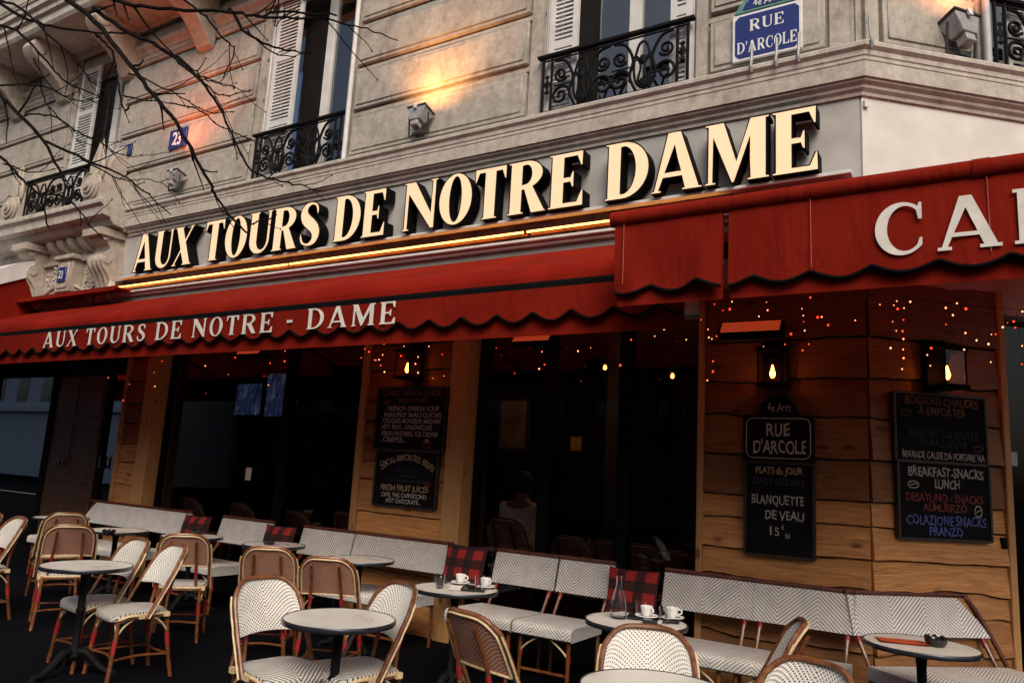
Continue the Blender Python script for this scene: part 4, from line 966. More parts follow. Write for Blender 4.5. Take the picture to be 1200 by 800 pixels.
board('menu_board', 'chalkboard listing classic french snacks and onion soup under the left lantern', 'chalkboard', FT, -6.22, -5.20, 1.86, 2.58, 6.945, [
    ('CLASSIC FRENCH SNACK', 0, .87, .066, 'chalk_rust', dict(width=.86, bold=.012)), ('AND DISHES', .02, .755, .060, 'chalk_rust', dict(width=.42, bold=.012)),
    ('. FRENCH ONION SOUP', .02, .625, .058, 'chalk_white', dict(width=.78, bold=.012)), ('. BURGUNDY SNAILS QUICHES', .02, .525, .056, 'chalk_white', dict(width=.86, bold=.012)), ('. CROQUES MONSIEUR MADAME', .01, .425, .056, 'chalk_white', dict(width=.86, bold=.012)),
    ('. HOT DOG - SANDWICHES', -.05, .325, .056, 'chalk_white', dict(width=.76, bold=.012)), ('. FRESH PASTRIES, ICE CREAM', -.01, .22, .056, 'chalk_white', dict(width=.84, bold=.012)), ('. CREPES...', -.22, .12, .060, 'chalk_white', dict(width=.38, bold=.012))],
    marks=lambda L, w, h: [('chalk_red', blob_mark(L, .27*w, .11*h, .055, .05)), ('chalk_red', blob_mark(L, -.36*w, .755*h, .05, .022)), ('chalk_white', blob_mark(L, .27*w, .155*h, .02, .02, 8))])
board('menu_board', 'smaller chalkboard with arched LOCAL IMPORTED BEERS and fresh fruit juices', 'chalkboard', FT, -6.17, -5.26, 1.22, 1.85, 6.95, [
    ('LOCAL-IMPORTED BEERS', .02, .83, .072, 'chalk_cream', dict(width=.86, arch=.62, bold=.01)), ('PLEASE ASK FOR', 0, .62, .042, 'chalk_navy', dict(width=.36)), ('WINES OF', .06, .52, .040, 'chalk_navy', dict(width=.26)), ('THE BLACKBOARD MENU', .02, .43, .040, 'chalk_navy', dict(width=.62)),
    ('FRESH FRUIT JUICES', 0, .28, .068, 'chalk_cream', dict(width=.76, bold=.012)), ('CAFE, THE, CAPPUCCINO', 0, .165, .050, 'chalk_white', dict(width=.72, bold=.016)), ('HOT CHOCOLATE ..', .0, .06, .050, 'chalk_white', dict(width=.56, bold=.016))],
    marks=lambda L, w, h: [('chalk_white', cup_mark(L, -.37*w, .72*h, .045)), ('chalk_red', blob_mark(L, .37*w, .42*h, .035, .03))])
board('street_name_board', 'black plaque lettered RUE D\'ARCOLE with an arched 4e Arrt top', 'plaque', FT, -1.885, -1.285, 1.895, 2.30, 6.945, [
    ('RUE', .0, .55, .115, 'chalk_white', dict(width=.32, bold=.02)), ("D'ARCOLE", .02, .18, .115, 'chalk_white', dict(width=.74, bold=.02)), ('4e Arrt', .02, 1.08, .07, 'chalk_white', dict(width=.34))], top=.17)
board('menu_board', 'narrow slate with BLANQUETTE DE VEAU, the dish of the day, price 15,50', 'chalkboard', FT, -1.865, -1.295, 1.10, 1.885, 6.95, [
    ('PLATS du JOUR', .0, .88, .062, 'chalk_cream', dict(width=.68, bold=.016)), ('DAILY SPECIALS', 0, .76, .060, 'chalk_navy', dict(width=.74, bold=.01)), ('BLANQUETTE', -.02, .55, .080, 'chalk_white', dict(width=.76, bold=.006)), ('DE VEAU', .08, .39, .078, 'chalk_white', dict(width=.56, bold=.006)), ('15', -.07, .22, .075, 'chalk_white', dict(width=.14, bold=.004)), ('€', .06, .285, .035, 'chalk_white', {}), ('50', .13, .20, .038, 'chalk_white', {})])
board('menu_board', 'wide upper chalkboard BOISSONS CHAUDES A EMPORTER under the right lantern', 'chalkboard', CT, .19, 1.06, 1.955, 2.52, -.055, [
    ('BOISSONS CHAUDES', .02, .84, .072, 'chalk_rust', dict(width=.80, bold=.012)), ('A EMPORTER', .02, .69, .070, 'chalk_rust', dict(width=.52, bold=.012)), ('BEBIDAS CALIENTES', .03, .36, .066, 'chalk_navy', dict(width=.74)), ('PARA LLEVAR', .03, .23, .062, 'chalk_navy', dict(width=.50)), ('BEVANDE CALDE DA PORTARE VIA', .02, .05, .060, 'chalk_white', dict(width=.90, bold=.012))],
    marks=lambda L, w, h: [('chalk_rust', cup_mark(L, -.38*w, .66*h, .045)), ('chalk_rust', cup_mark(L, .40*w, .20*h, .04))])
board('menu_board', 'lower chalkboard with BREAKFAST SNACKS LUNCH and coloured menu lines', 'chalkboard', CT, .21, 1.075, 1.33, 1.95, -.05, [
    ('BREAKFAST-SNACKS', .02, .82, .078, 'chalk_white', dict(width=.82, bold=.018)), ('LUNCH', .03, .67, .076, 'chalk_white', dict(width=.27, bold=.018)), ('DESAYUNO - SNACKS', .0, .49, .070, 'chalk_red', dict(width=.84, bold=.014)), ('ALMUERZO', .0, .365, .068, 'chalk_red', dict(width=.48, bold=.014)), ('COLAZIONE SNACKS', .01, .19, .078, 'chalk_blue', dict(width=.86, bold=.016)), ('PRANZO', .0, .055, .074, 'chalk_blue', dict(width=.36, bold=.016))],
    marks=lambda L, w, h: [('chalk_white', blob_mark(L, -.34*w, .70*h, .05, .028)), ('chalk_white', blob_mark(L, .36*w, .39*h, .034, .045))])

# ================================================================== heaters and fairy lights under the awnings
def heater(label, x, z, w):
    p = real(x, 6.3, z); r = thing('patio_heater', label, 'heater', tuple(p), 0, 'glowing heaters under the awnings')
    L = FT @ Matrix.Translation((x, 6.3, z)) @ Matrix.Rotation(radians(-38), 4, 'X')
    mbx = MB(L); mbx.box(-w/2-.03, w/2+.03, .02, .10, -.07, .07); mbx.tube([(0, .1, 0), (0, .35, .25)], .02, 8); mbx.build('housing', M['black'], r, bevel=.01)
    mbx = MB(L)
    for q in range(5): mbx.tube([(-w/2, .012, -.05+.025*q), (w/2, .012, -.05+.025*q)], .0065, 6)
    mbx.build('element', M['heater'], r)
heater('glowing red heater bar above the lantern by the RUE D\'ARCOLE board', -1.665, 2.98, .48)
heater('glowing heater bar over the window with the indoor diner', -3.76, 2.99, .40)
heater('faint heater bar at the awning edge over the wide left window', -7.86, 3.00, .40)
bulb_me = None
def bulb_mesh(mat):
    b = MB(); b.lathe([(0, -.008), (.005, -.005), (.0065, 0), (.005, .005), (0, .008)], (0, 0, 0), 8); o = b.build('bulb', M[mat], local=True); me = o.data; bpy.data.objects.remove(o); return me
BM = [bulb_mesh('fairy'), bulb_mesh('fairy_red')]
def fairy(label, TT, x0, x1, y, z0, nstr, seed, dens=1.0):
    rd = random.Random(seed); p = TT @ Vector(((x0+x1)/2, y, z0)); r = thing('string_light', label, 'string light', tuple(p), 0, 'fairy light strings under the awnings')
    w = MB(TT); w.tube([(x0, y, z0), ((x0+x1)/2, y, z0-.03), (x1, y, z0)], .002, 4); pts = []
    for i in range(nstr):
        x = x0+(x1-x0)*(i+rd.uniform(-.4, 1.4))/nstr; L_ = rd.choice((.12, .2, .3, .45, .62))*rd.uniform(.7, 1.2)
        xs = [(x+rd.uniform(-.02, .02), y+rd.uniform(-.02, .02), z0-L_*q/4) for q in range(5)]; w.tube(xs, .0012, 3)
        zz_ = rd.uniform(.0, .26)
        while zz_ < L_:
            if rd.random() < .42*dens: pts.append(((x+rd.uniform(-.05, .05), y+rd.uniform(-.05, .05), z0-zz_), 1 if rd.random() < .38 else 0))
            zz_ += rd.uniform(.05, .11)
    w.build('wire', M['black'], r)
    for q, k_ in pts[:95]:
        o = bpy.data.objects.new('bulb', BM[k_]); COL.objects.link(o); o.parent = r; o.location = (TT @ Vector(q))-p; s_ = rd.uniform(.4, 1.15)*(1.25 if k_ else .9); o.scale = (s_, s_, s_)
fairy('fairy lights hanging over the corner cladding round the heater', FT, -2.3, -.9, 6.70, 3.28, 21, 2, 1.3)
fairy('fairy lights hanging over the cut corner beside the right lantern', CT, .0, 1.4, -.30, 3.28, 23, 21, 1.3)
fairy('fairy lights in front of the window with the indoor diner', FT, -4.9, -2.4, 6.70, 3.18, 20, 4, 1.1)
fairy('fairy lights over the cladding with the classic snacks board', FT, -6.45, -4.95, 6.70, 3.12, 15, 15, 1.2)
fairy('sparse fairy lights in front of the wide left window', FT, -10.6, -6.6, 6.70, 3.12, 20, 6, .6)
fairy('short fairy lights on the narrow left pilaster', FT, -11.9, -10.75, 6.72, 3.06, 6, 9, .8)

# ================================================================== rattan chair
def back_lean(z): return .015+(z-.43)*.52
def panel_pt(s_, t, off=0):
    zt = .872-.075*abs(s_)**5; zb = .605+.012*(1-s_*s_); z = zb+(zt-zb)*t
    hw = .198-.018*max(0, (z-.60)/.27)**2 - .02*max(0, t-.72)*abs(s_)
    return Vector((s_*hw, back_lean(z)+.040*(1-s_*s_)+off, z))
def make_chair():
    c = thing('bistro_chair', 'woven rattan chair', 'chair')
    # seat
    mbx = MB(); nr, na = 7, 40
    def outline(a):
        ex = .42; x = math.copysign(abs(cos(a))**ex, cos(a)); y = math.copysign(abs(sin(a))**ex, sin(a))
        hw = .215-.035*(y+1)/2; return x*hw, -.015+y*.195
    rings = []
    for i in range(nr+3):
        pts = []
        for j in range(na):
            x, y = outline(2*pi*j/na)
            fr = max(0, min(1, (-y-.10)/.11)); drop = .055*fr
            if i <= nr:
                q = i/nr; z = .462+.010*(1-q*q)-.004*q**6-(.022*fr**2*q**3)
                pts.append((x*q, -.015+(y+.015)*q, z))
            elif i == nr+1: pts.append((x*1.0, y-.004*fr, .440-drop*.75))
            else: pts.append((x*.95, -.015+(y+.015)*.95, .432-drop*.8))
        if i == 0: rings.append(mbx.add([pts[0]]))
        else: rings.append(mbx.add(pts))
    def uvp(i, j):
        x, y = outline(2*pi*j/na); q = min(1, i/nr); ex = (i-nr)*.03 if i > nr else 0
        return (x*q, (-.015+(y+.015)*q)-ex if abs(sin(2*pi*j/na)) > .5 else (-.015+(y+.015)*q))
    for j in range(na):
        j2 = (j+1) % na
        mbx.face((rings[0], rings[1]+j, rings[1]+j2), [(0, -.015), uvp(1, j), uvp(1, j+1)])
        for i in range(1, nr+2):
            mbx.face((rings[i]+j, rings[i+1]+j, rings[i+1]+j2, rings[i]+j2), [uvp(i, j), uvp(i+1, j), uvp(i+1, j+1), uvp(i, j+1)])
    mbx.face([rings[-1]+j for j in range(na)][::-1])
    mbx.build('seat', M['weave_seat'], c, ang=60)
    # cream and brown edging under the seat
    mbx = MB(); side = []
    for j in range(na+1):
        a = -.70+(pi+1.40)*j/na; x, y = outline(a); side.append((x*1.012, y if y < .16 else y+.004, .437-(.035*max(0, min(1, (-y-.12)/.09)))))
    mbx.tube(side, .0095, 6); mbx.cur = 1
    mbx.tube([(x*.985, y*.985, z-.017) for x, y, z in side], .0085, 6)
    mbx.cur = 0
    for sx in (-1, 1):
        for (x, y) in ((.205, -.03), (.188, .15)): mbx.box(sx*x-.014, sx*x+.014, y-.02, y+.02, .416, .446)
    mbx.build('seat_edging', [M['cream_cane'], M['rattan']], c)
    # back panel, woven white in front and russet behind
    mbx = MB(); nu, nv = 24, 14
    uvf = lambda u, v: ((u*2-1)*.195, v*.27)
    mbx.cur = 0; mbx.grid(lambda u, v: panel_pt(u*2-1, v, -.006), nu, nv, uvf)
    mbx.cur = 1; mbx.grid(lambda u, v: panel_pt(u*2-1, v, .006), nu, nv, uvf, flip=True)
    mbx.cur = 0
    ring = [(u/nu, 0) for u in range(nu+1)]+[(1, v/nv) for v in range(1, nv+1)]+[(1-u/nu, 1) for u in range(1, nu+1)]+[(0, 1-v/nv) for v in range(1, nv)]
    A = mbx.add([panel_pt(u*2-1, v, -.006) for u, v in ring]); B = mbx.add([panel_pt(u*2-1, v, .006) for u, v in ring])
    for i in range(len(ring)):
        j = (i+1) % len(ring); mbx.face((A+j, A+i, B+i, B+j))
    bp = mbx.build('backrest', [M['weave_front'], M['weave_back']], c, ang=60)
    mbx = MB(); mbx.tube([panel_pt(u*2-1, v, .012) for u, v in ring], .0062, 6, closed=True); mbx.build('cane_edging', M['cream_cane'], bp)
    # hoop
    top = [panel_pt(-1, v) for v in (.25, .5, .75)]+[panel_pt(s_, 1.0) for s_ in [-1+.1*i for i in range(21)]]+[panel_pt(1, v) for v in (.75, .5, .25)]
    cen = Vector((0, .2, .74)); hoop = []
    for p in top:
        d = Vector((p.x, 0, (p.z-.72)*1.0)); d = d.normalized() if d.length else Vector((0, 0, 1))
        hoop.append(p+Vector((d.x*.013, -.008, max(0, d.z)*.012)))
    lo = [Vector((-.215, .0, .415)), Vector((-.214, .035, .48)), Vector((-.213, .070, .55)), Vector((-.212, .105, .615))]
    path = lo+hoop+[Vector((-p.x, p.y, p.z)) for p in lo[::-1]]
    mbx = MB(); mbx.tube(catmull(path, 3), .0128, 8); mbx.build('back_hoop', M['rattan'], c)
    for sg in (-1, 1):
        mbx = MB(); mbx.tube(catmull([Vector((-sg*p.x, p.y, p.z))+Vector((sg*.017, .012, 0)) for p in lo+hoop[:4]], 3), .006, 6)
        mbx.build('cane_strip', M['cream_cane'], c)
    # rear posts, legs, bindings
    for sx in (-1, 1):
        mbx = MB(); P = [(sx*.128, .160, .40), (sx*.116, .180, .56), (sx*.106, .222, .70), (sx*.100, .288, .83)]
        mbx.tube(catmull(P, 4), .0115, 8); mbx.cur = 1; mbx.tube([(sx*.1165, .178, .548), (sx*.1125, .192, .605)], .0145, 8)
        mbx.build('back_post', [M['rattan'], M['red_bind']], c)
    for sx in (-1, 1):
        for fr in (True, False):
            mbx = MB()
            P = [(sx*.178, -.165, .425), (sx*.192, -.185, .20), (sx*.205, -.205, 0)] if fr else [(sx*.160, .165, .43), (sx*.172, .190, .22), (sx*.188, .232, 0)]
            pts = catmull(P, 6); mbx.tube(pts, [.0145+.0015*math.sin(i*2.1) for i in range(len(pts))], 8)
            mbx.cur = 1; q = pts[4]; q2 = pts[6]; mbx.tube([q, q2], .0175, 8)
            mbx.build('leg', [M['rattan'], M['red_bind']], c)
    # braces and stretchers
    for sx in (-1, 1):
        for P in ([(sx*.185, -.178, .30), (sx*.150, -.172, .36), (sx*.09, -.168, .41)], [(sx*.184, -.174, .30), (sx*.186, -.130, .37), (sx*.192, -.06, .42)], [(sx*.168, .185, .30), (sx*.180, .13, .37), (sx*.19, .06, .42)]):
            mbx = MB(); mbx.tube(catmull(P, 4), .0065, 6); mbx.build('brace', M['cream_cane'], c)
    mbx = MB(); z = .155
    cs = [(.196, -.188), (-.196, -.188), (-.176, .205), (.176, .205)]
    for a, b in zip(cs, cs[1:]+cs[:1]):
        mid = ((a[0]+b[0])/2*.82, (a[1]+b[1])/2*.82); mbx.tube(catmull([(*a, z), (*mid, z+.006), (*b, z)], 4), .0085, 6)
    mbx.build('stretcher', M['rattan'], c)
    return c
chair0 = make_chair()
first = [True]
def place_chair(px, py, ang, label, group='rattan bistro chairs on the terrace', z=.885, pos=None):
    f = Vector((cos(radians(ang)), sin(radians(ang)), 0))
    t = Vector(pos) if pos else atz(px, py, z)
    base = t + f*.265
    o = chair0 if first[0] else copy_tree(chair0); first[0] = False
    o.location = (base.x, base.y, 0 if not pos else pos[2]); o.rotation_euler = (0, 0, radians(ang+90))
    o['label'] = label; o['group'] = group; W0[o.name] = Vector(o.location); return o
CH = [((308, 676), -10, 'white woven chair at the left of the front table, facing right'),
 ((474, 683), -108, 'white woven chair close right of the front table, turned sideways'),
 ((545, 716), 74, 'chair seen from behind with russet weave nearest the cups table, front row'),
 ((759, 734), -66, 'white woven chair facing the viewer below the table with the carafe'),
 ((940, 727), 196, 'chair in profile with a dark hoop in front of the long right bench'),
 ((957, 775), -112, 'chair whose top only shows at the bottom edge, in front of the right round table'),
 ((210, 638), -101, 'nearer of two white woven chairs right of the left foreground table'),
 ((166, 631), -97, 'farther of two white woven chairs right of the left foreground table'),
 ((217, 626), 138, 'russet-backed chair behind the pair of white chairs, facing the bench'),
 ((315, 641), 128, 'russet-backed chair just behind the front left white chair, facing the middle bench'),
 ((383, 653), 120, 'russet-backed chair behind the front table, facing the bench under the menu boards'),
 ((84, 615), 152, 'russet-backed chair directly behind the left foreground table'),
 ((80, 601), 160, 'farthest russet-backed chair near the left end of the first bench'),
 ((25, 606), -96, 'white woven chair at the left edge of the terrace, nearer one'),
 ((-4, 601), -94, 'white woven chair cut off by the left edge of the picture')]
for (p, a, lab) in CH: place_chair(*p, a, lab)

# ================================================================== round tables
def make_table():
    t = thing('bistro_table', 'round table', 'table')
    mbx = MB(); mbx.lathe([(0, .735), (.15, .735), (.291, .735), (.294, .733), (.294, .712), (0, .712)], seg=56); mbx.build('tabletop', M['table_top'], t, ang=30)
    mbx = MB(); mbx.lathe([(.2945, .738), (.300, .737), (.3025, .731), (.3025, .716), (.300, .711), (.2945, .711), (.2945, .738)], seg=56); mbx.build('edge_band', M['chrome'], t, ang=30)
    mbx = MB(); mbx.lathe([(.10, .711), (.10, .700), (.035, .690), (.026, .62), (.024, .45), (.034, .43), (.024, .41), (.024, .20), (.040, .17), (.046, .12), (.030, .10)], seg=18); mbx.build('column', M['iron'], t)
    for a in range(3):
        mbx = MB(Matrix.Rotation(radians(120*a+20), 4, 'Z'))
        P = catmull([(.02, 0, .15), (.08, 0, .15), (.15, 0, .085), (.22, 0, .035), (.275, 0, .028), (.29, 0, .012)], 4); mbx.tube(P, [.030-.012*i/(len(P)-1) for i in range(len(P))], 8)
        P = spiral(0, 0, .04, .01, 0, 1.3, 16); mbx.tube([(.12+p[0], 0, .09+p[2]) for p in P], .009, 6)
        mbx.lathe([(0, .0), (.028, .0), (.030, .012), (.016, .022), (0, .024)], (.285, 0, 0), 12)
        mbx.build('foot', M['iron'], t)
    return t
table0 = make_table(); tf = [True]
def place_table(xy, label, rz):
    o = table0 if tf[0] else copy_tree(table0); tf[0] = False
    o.location = (xy[0], xy[1], 0); o.rotation_euler = (0, 0, rz); o['label'] = label; o['group'] = 'round bistro tables'; return o
def mid(pa, pb):
    a, b = atz(*pa, .735), atz(*pb, .735); return ((a.x+b.x)/2, (a.y+b.y)/2)
T = {}
T['left'] = place_table(mid((46, 664), (154, 660)), 'empty round table in the left foreground on an iron pedestal', .3)
T['front'] = place_table(mid((332, 726), (460, 722)), 'empty round table in the middle foreground between two white chairs', 1.0)
T['cups'] = place_table(mid((487, 688), (580, 690)), 'round table with cups, glasses and a tray beside the plaid cushion', .2)
T['carafe'] = place_table(mid((686, 722), (806, 733)), 'round table carrying the glass carafe and two coffee cups', .6)
T['right'] = place_table(mid((1009, 745), (1154, 765)), 'round table at the right with an orange paper and a black ashtray', .8)
T['ash'] = place_table(mid((98, 622), (173, 620)), 'round table with a black ashtray before the leftmost bench', .1)
T['b'] = place_table((-7.0, 5.18), 'round table half hidden behind a russet-backed chair, near the first plaid cushion', .5)
T['c'] = place_table((-6.03, 5.40), 'round table with an ashtray before the short bench between plaid cushions', .9)
T['d'] = place_table(mid((380, 655), (462, 655)), 'empty round table in front of the bench under the menu boards', 1.3)
T['e'] = place_table((-1.20, 3.12), 'round table cut off by the bottom edge of the picture', .4)
T['f'] = place_table((-9.42, 5.15), 'distant round table at the far left before the dark entrance', .4)

# ================================================================== benches
YB = 5.93
def bench(label, x0, x1, TT=Matrix.Identity(4), yb=YB, seats=1, top_slant_l=False, top_slant_r=False, gapv=.012, zt=.885, end=False):
    p = TT @ Vector(((x0+x1)/2, yb-.35, 0)); r = thing('woven_bench', label, 'bench', tuple(p), 0, 'woven terrace benches')
    ys0, ys1 = yb-.74, yb-.22; n_ = seats; w = (x1-x0)/n_
    for i in range(n_):
        a, b = x0+i*w+gapv/2, x0+(i+1)*w-gapv/2
        mbx = MB(TT)
        sec = [(ys1, .455), (ys0+.10, .468), (ys0+.03, .464), (ys0+.006, .450), (ys0, .430), (ys0+.002, .385), (ys0+.02, .372), (ys1, .372)]
        L_ = [0]
        for q in range(1, len(sec)): L_.append(L_[-1]+math.hypot(sec[q][0]-sec[q-1][0], sec[q][1]-sec[q-1][1]))
        nx_ = 6; rows_ = [mbx.add([(a+(b-a)*j/nx_, y, z) for j in range(nx_+1)]) for y, z in sec]
        for q in range(len(sec)-1):
            for j in range(nx_):
                u0, u1 = a+(b-a)*j/nx_, a+(b-a)*(j+1)/nx_
                mbx.face((rows_[q]+j, rows_[q+1]+j, rows_[q+1]+j+1, rows_[q]+j+1), [(u0, L_[q]), (u0, L_[q+1]), (u1, L_[q+1]), (u1, L_[q])])
        mbx.face([q for q in rows_]); mbx.face([q+nx_ for q in rows_][::-1])
        mbx.build('seat', M['weave_bench'], r, ang=50)
    mbx = MB(TT)
    lean = lambda z: yb-.075+(z-.60)*.27
    for i in range(n_):
        a, b = x0+i*w+gapv/2, x0+(i+1)*w-gapv/2; zb = .615
        def pt(u, v, off=0):
            z = zb+(zt-.018-zb)*v; aa = a+(.16*v**1.5 if (top_slant_l and i == 0) else 0); bb = b-((.20*v**1.3) if (top_slant_r and i == n_-1) else 0)
            return (aa+(bb-aa)*u, lean(z)+off, z)
        uvb = lambda u, v: (pt(u, v)[0], pt(u, v)[2])
        mbx.grid(lambda u, v: pt(u, v, -.012), 10, 6, uvb); mbx.grid(lambda u, v: pt(u, v, .012), 10, 6, uvb, flip=True)
        A = [pt(0, 0), pt(1, 0), pt(1, 1), pt(0, 1)]
        q1 = mbx.add([(x, y-.012, z) for x, y, z in A]); q2 = mbx.add([(x, y+.012, z) for x, y, z in A])
        for j in range(4):
            j2 = (j+1) % 4; mbx.face((q1+j2, q1+j, q2+j, q2+j2))
    mbx.build('backrest', M['weave_bench'], r, ang=50)
    mbx = MB(TT); xa, xb = x0, x1
    P = [(x0+.16 if top_slant_l else x0, lean(zt), zt), (x1-.20 if top_slant_r else x1, lean(zt), zt)]
    if top_slant_l: P = [(x0-.05, lean(.45), .40), (x0-.015, lean(.60), .60), (x0+.05, lean(.76), .76), (x0+.11, lean(.87), .868)]+P
    if top_slant_r: P = P+[(x1-.12, lean(.86), .862), (x1-.05, lean(.76), .76), (x1+.02, lean(.6), .60), (x1+.09, lean(.42), .42)]
    mbx.tube(catmull(P, 5) if len(P) > 2 else P, .016, 8); mbx.build('top_rail', M['rattan_dark'], r)
    for i in range(n_+1):
        x = x0+i*w
        xs = [x+.05] if i == 0 else ([x-.05] if i == n_ else [x-.055, x+.055])
        for xx in xs:
            mbx = MB(TT); mbx.tube([(xx, ys1+.02, .0), (xx, ys1+.03, .42), (xx, lean(.62)+.02, .62), (xx, lean(.80)+.03, .80)], .015, 8)
            mbx.cur = 1; mbx.tube([(xx, lean(.55)-.0, .555), (xx, lean(.62)+.018, .615)], .019, 8); mbx.build('back_post', [M['rattan'], M['red_bind']], r)
            mbx = MB(TT); mbx.tube([(xx, ys0+.06, .385), (xx, ys0+.05, 0)], .015, 8); mbx.cur = 1; mbx.tube([(xx, ys0+.06, .27), (xx, ys0+.06, .22)], .018, 8); mbx.build('leg', [M['rattan'], M['red_bind']], r)
            s_ = 1 if xx < x or (i == 0) else -1
            s_ = 1 if i == 0 else (-1 if i == n_ else (-1 if xx < x else 1))
            mbx = MB(TT); mbx.tube(catmull([(xx, ys0+.055, .25), (xx+s_*.06, ys0+.05, .31), (xx+s_*.17, ys0+.05, .378)], 4), .007, 6); mbx.build('brace', M['cream_cane'], r)
    mbx = MB(TT); mbx.tube([(x0+.05, ys0+.055, .13), (x1-.05, ys0+.055, .13)], .011, 6); mbx.build('stretcher', M['rattan'], r)
    return r
bx = lambda px, py: aty(px, py, YB).x
xs = dict(a=bx(112, 590), b=bx(226, 600), c=bx(262, 606), d=bx(322, 612), e=bx(357, 617), f=bx(418, 625), g=bx(531, 638), h=bx(583, 643), i=bx(656.5, 655), j=bx(722, 662), k=bx(780, 672))
bench('woven bench at the far left with a slanted end', xs['a']-.12, xs['b'], top_slant_l=True)
bench('short woven bench between the two dark plaid cushions on the left', xs['c'], xs['d']); bench('short woven bench just left of the menu board cladding', xs['e'], xs['f']-.004)
bench('woven bench under the classic snacks boards', xs['f']+.004, xs['g'])
bench('narrow woven bench right of the bright plaid cushion by the cups', xs['h'], xs['i']-.004); bench('narrow woven bench behind the table with the carafe', xs['i']+.004, xs['j'])
# long corner bench: straight run, then the run along the cut corner
KC = aty(998, 701, YB)
bench('long woven bench below the RUE D\'ARCOLE boards, running to the corner', xs['k'], KC.x+.03, seats=2, gapv=.002)
CB = Matrix.Translation((KC.x, YB, 0)) @ Matrix.Rotation(CA, 4, 'Z') @ Matrix.Translation((0, -YB, 0))
bench('woven bench end wrapped round the cut corner behind the right table', -.05, 1.02, CB, top_slant_r=True)
# dark timber skirting behind the benches
# ================================================================== cushions
def cushion(label, px, py, w, hgt, tilt, x=None):
    X = bx(px, py) if x is None else x; r = MB(Matrix.Translation((X, YB-.20, .462)) @ Matrix.Rotation(radians(-tilt), 4, 'X'))
    nu = 14
    def pil(u, v, s_):
        a, b = u*2-1, v*2-1; e = (1-abs(a)**3)*(1-abs(b)**3); pinch = 1-.05*(1-abs(a*b))*0
        return (a*w/2*(1-.05*(1-b*b)), s_*(.008+.062*max(0, e)**.6), hgt/2+b*hgt/2*(1-.05*(1-a*a)))
    r.grid(lambda u, v: pil(u, v, -1), nu, nu, lambda u, v: (u*w, v*hgt)); r.grid(lambda u, v: pil(u, v, 1), nu, nu, lambda u, v: (u*w, v*hgt), flip=True)
    ring = [(i/nu, 0) for i in range(nu)]+[(1, i/nu) for i in range(nu)]+[(1-i/nu, 1) for i in range(nu)]+[(0, 1-i/nu) for i in range(nu)]
    A = r.add([pil(u, v, -1) for u, v in ring]); B = r.add([pil(u, v, 1) for u, v in ring])
    for i in range(len(ring)): j = (i+1) % len(ring); r.face((A+j, A+i, B+i, B+j))
    o = r.build('cushion', M['plaid'], ang=80); tag(o, label, 'cushion', 'red and black plaid cushions')
cushion('bright red and black plaid cushion standing beside the cups table', 556, 640, .43, .45, 12)
cushion('dark plaid cushion behind the glass carafe', 750, 668, .42, .42, 12)
cushion('dim plaid cushion at the right end of the leftmost bench', 243, 602, .46, .42, 12)
cushion('dim plaid cushion left of the bench beside the menu boards', 340, 614, .44, .42, 12)

# ================================================================== things on the tables
ZT_ = .7385
def on(px, py): p = atz(px, py, .735); return p.x, p.y
def ashtray(label, x, y):
    mbx = MB(Matrix.Translation((x, y, ZT_))); mbx.lathe([(0, 0), (.042, 0), (.056, .018), (.060, .040), (.052, .044), (.046, .036), (.040, .012), (0, .010)], seg=24)
    for a in range(8):
        t_ = 2*pi*a/8; mbx.tube([(.054*cos(t_), .054*sin(t_), .046), (.054*cos(t_+.38), .054*sin(t_+.38), .046)], .007, 6)
    o = mbx.build('ashtray', M['ash_black'], ang=40); tag(o, label, 'ashtray', 'black ashtrays on the tables')
ashtray('black ashtray on the orange-paper table at the right', *on(1097, 757)); ashtray('black ashtray on the round table before the leftmost bench', *on(127, 627)); ashtray('black ashtray on the half-hidden table near the first plaid cushion', -7.12, 5.32); ashtray('black ashtray on the table before the short middle bench', *on(315, 638)); 
mx_, my_ = T['cups'].location.x, T['cups'].location.y
ashtray('black ashtray at the back of the cups table', mx_-.22, my_+.12)
def cup(label, x, y, rz, z=ZT_):
    r = thing('coffee_cup', label, 'cup', (x, y, z+.012), rz, 'white coffee cups')
    mbx = MB(); mbx.lathe([(0, .004), (.020, .002), (.024, .006), (.034, .030), (.038, .058), (.0355, .059), (.032, .032), (.022, .012), (0, .010)], seg=24); mbx.cur = 1; mbx.lathe([(0, .044), (.034, .044)], seg=24)
    mbx.build('bowl', [M['china'], M['coffee']], r, local=True, ang=50)
    mbx = MB(); mbx.tube(catmull([(.035, 0, .050), (.055, 0, .048), (.057, 0, .030), (.032, 0, .020)], 5), .0048, 7); mbx.build('handle', M['china'], r, local=True)
def saucer(label, x, y, z=ZT_):
    mbx = MB(Matrix.Translation((x, y, z))); mbx.lathe([(0, .002), (.035, .001), (.062, .013), (.072, .016), (.070, .019), (.058, .014), (.030, .009), (0, .009)], seg=32); o = mbx.build('saucer', M['china'], ang=50); tag(o, label, 'saucer', 'white saucers')
def tumbler(label, x, y, z=ZT_, h=.095, r_=.034):
    mbx = MB(Matrix.Translation((x, y, z))); mbx.lathe([(0, .0005), (r_*.78, .0005), (r_*.82, .004), (r_, h), (r_*.93, h), (r_*.74, .010), (0, .009)], seg=24); o = mbx.build('tumbler', M['clear'], ang=50); tag(o, label, 'glass', 'clear drinking glasses')
def tray(label, x, y, rz, w, d):
    mbx = MB(Matrix.Translation((x, y, ZT_)) @ Matrix.Rotation(rz, 4, 'Z')); mbx.box(-w/2, w/2, -d/2, d/2, 0, .005)
    for s_ in (-1, 1): mbx.box(s_*w/2-.004, s_*w/2+.004, -d/2, d/2, .0051, .016); mbx.box(-w/2+.004, w/2-.004, s_*d/2-.004, s_*d/2+.004, .0052, .015)
    o = mbx.build('tray', M['tray'], bevel=.002); tag(o, label, 'tray', 'black bill trays')
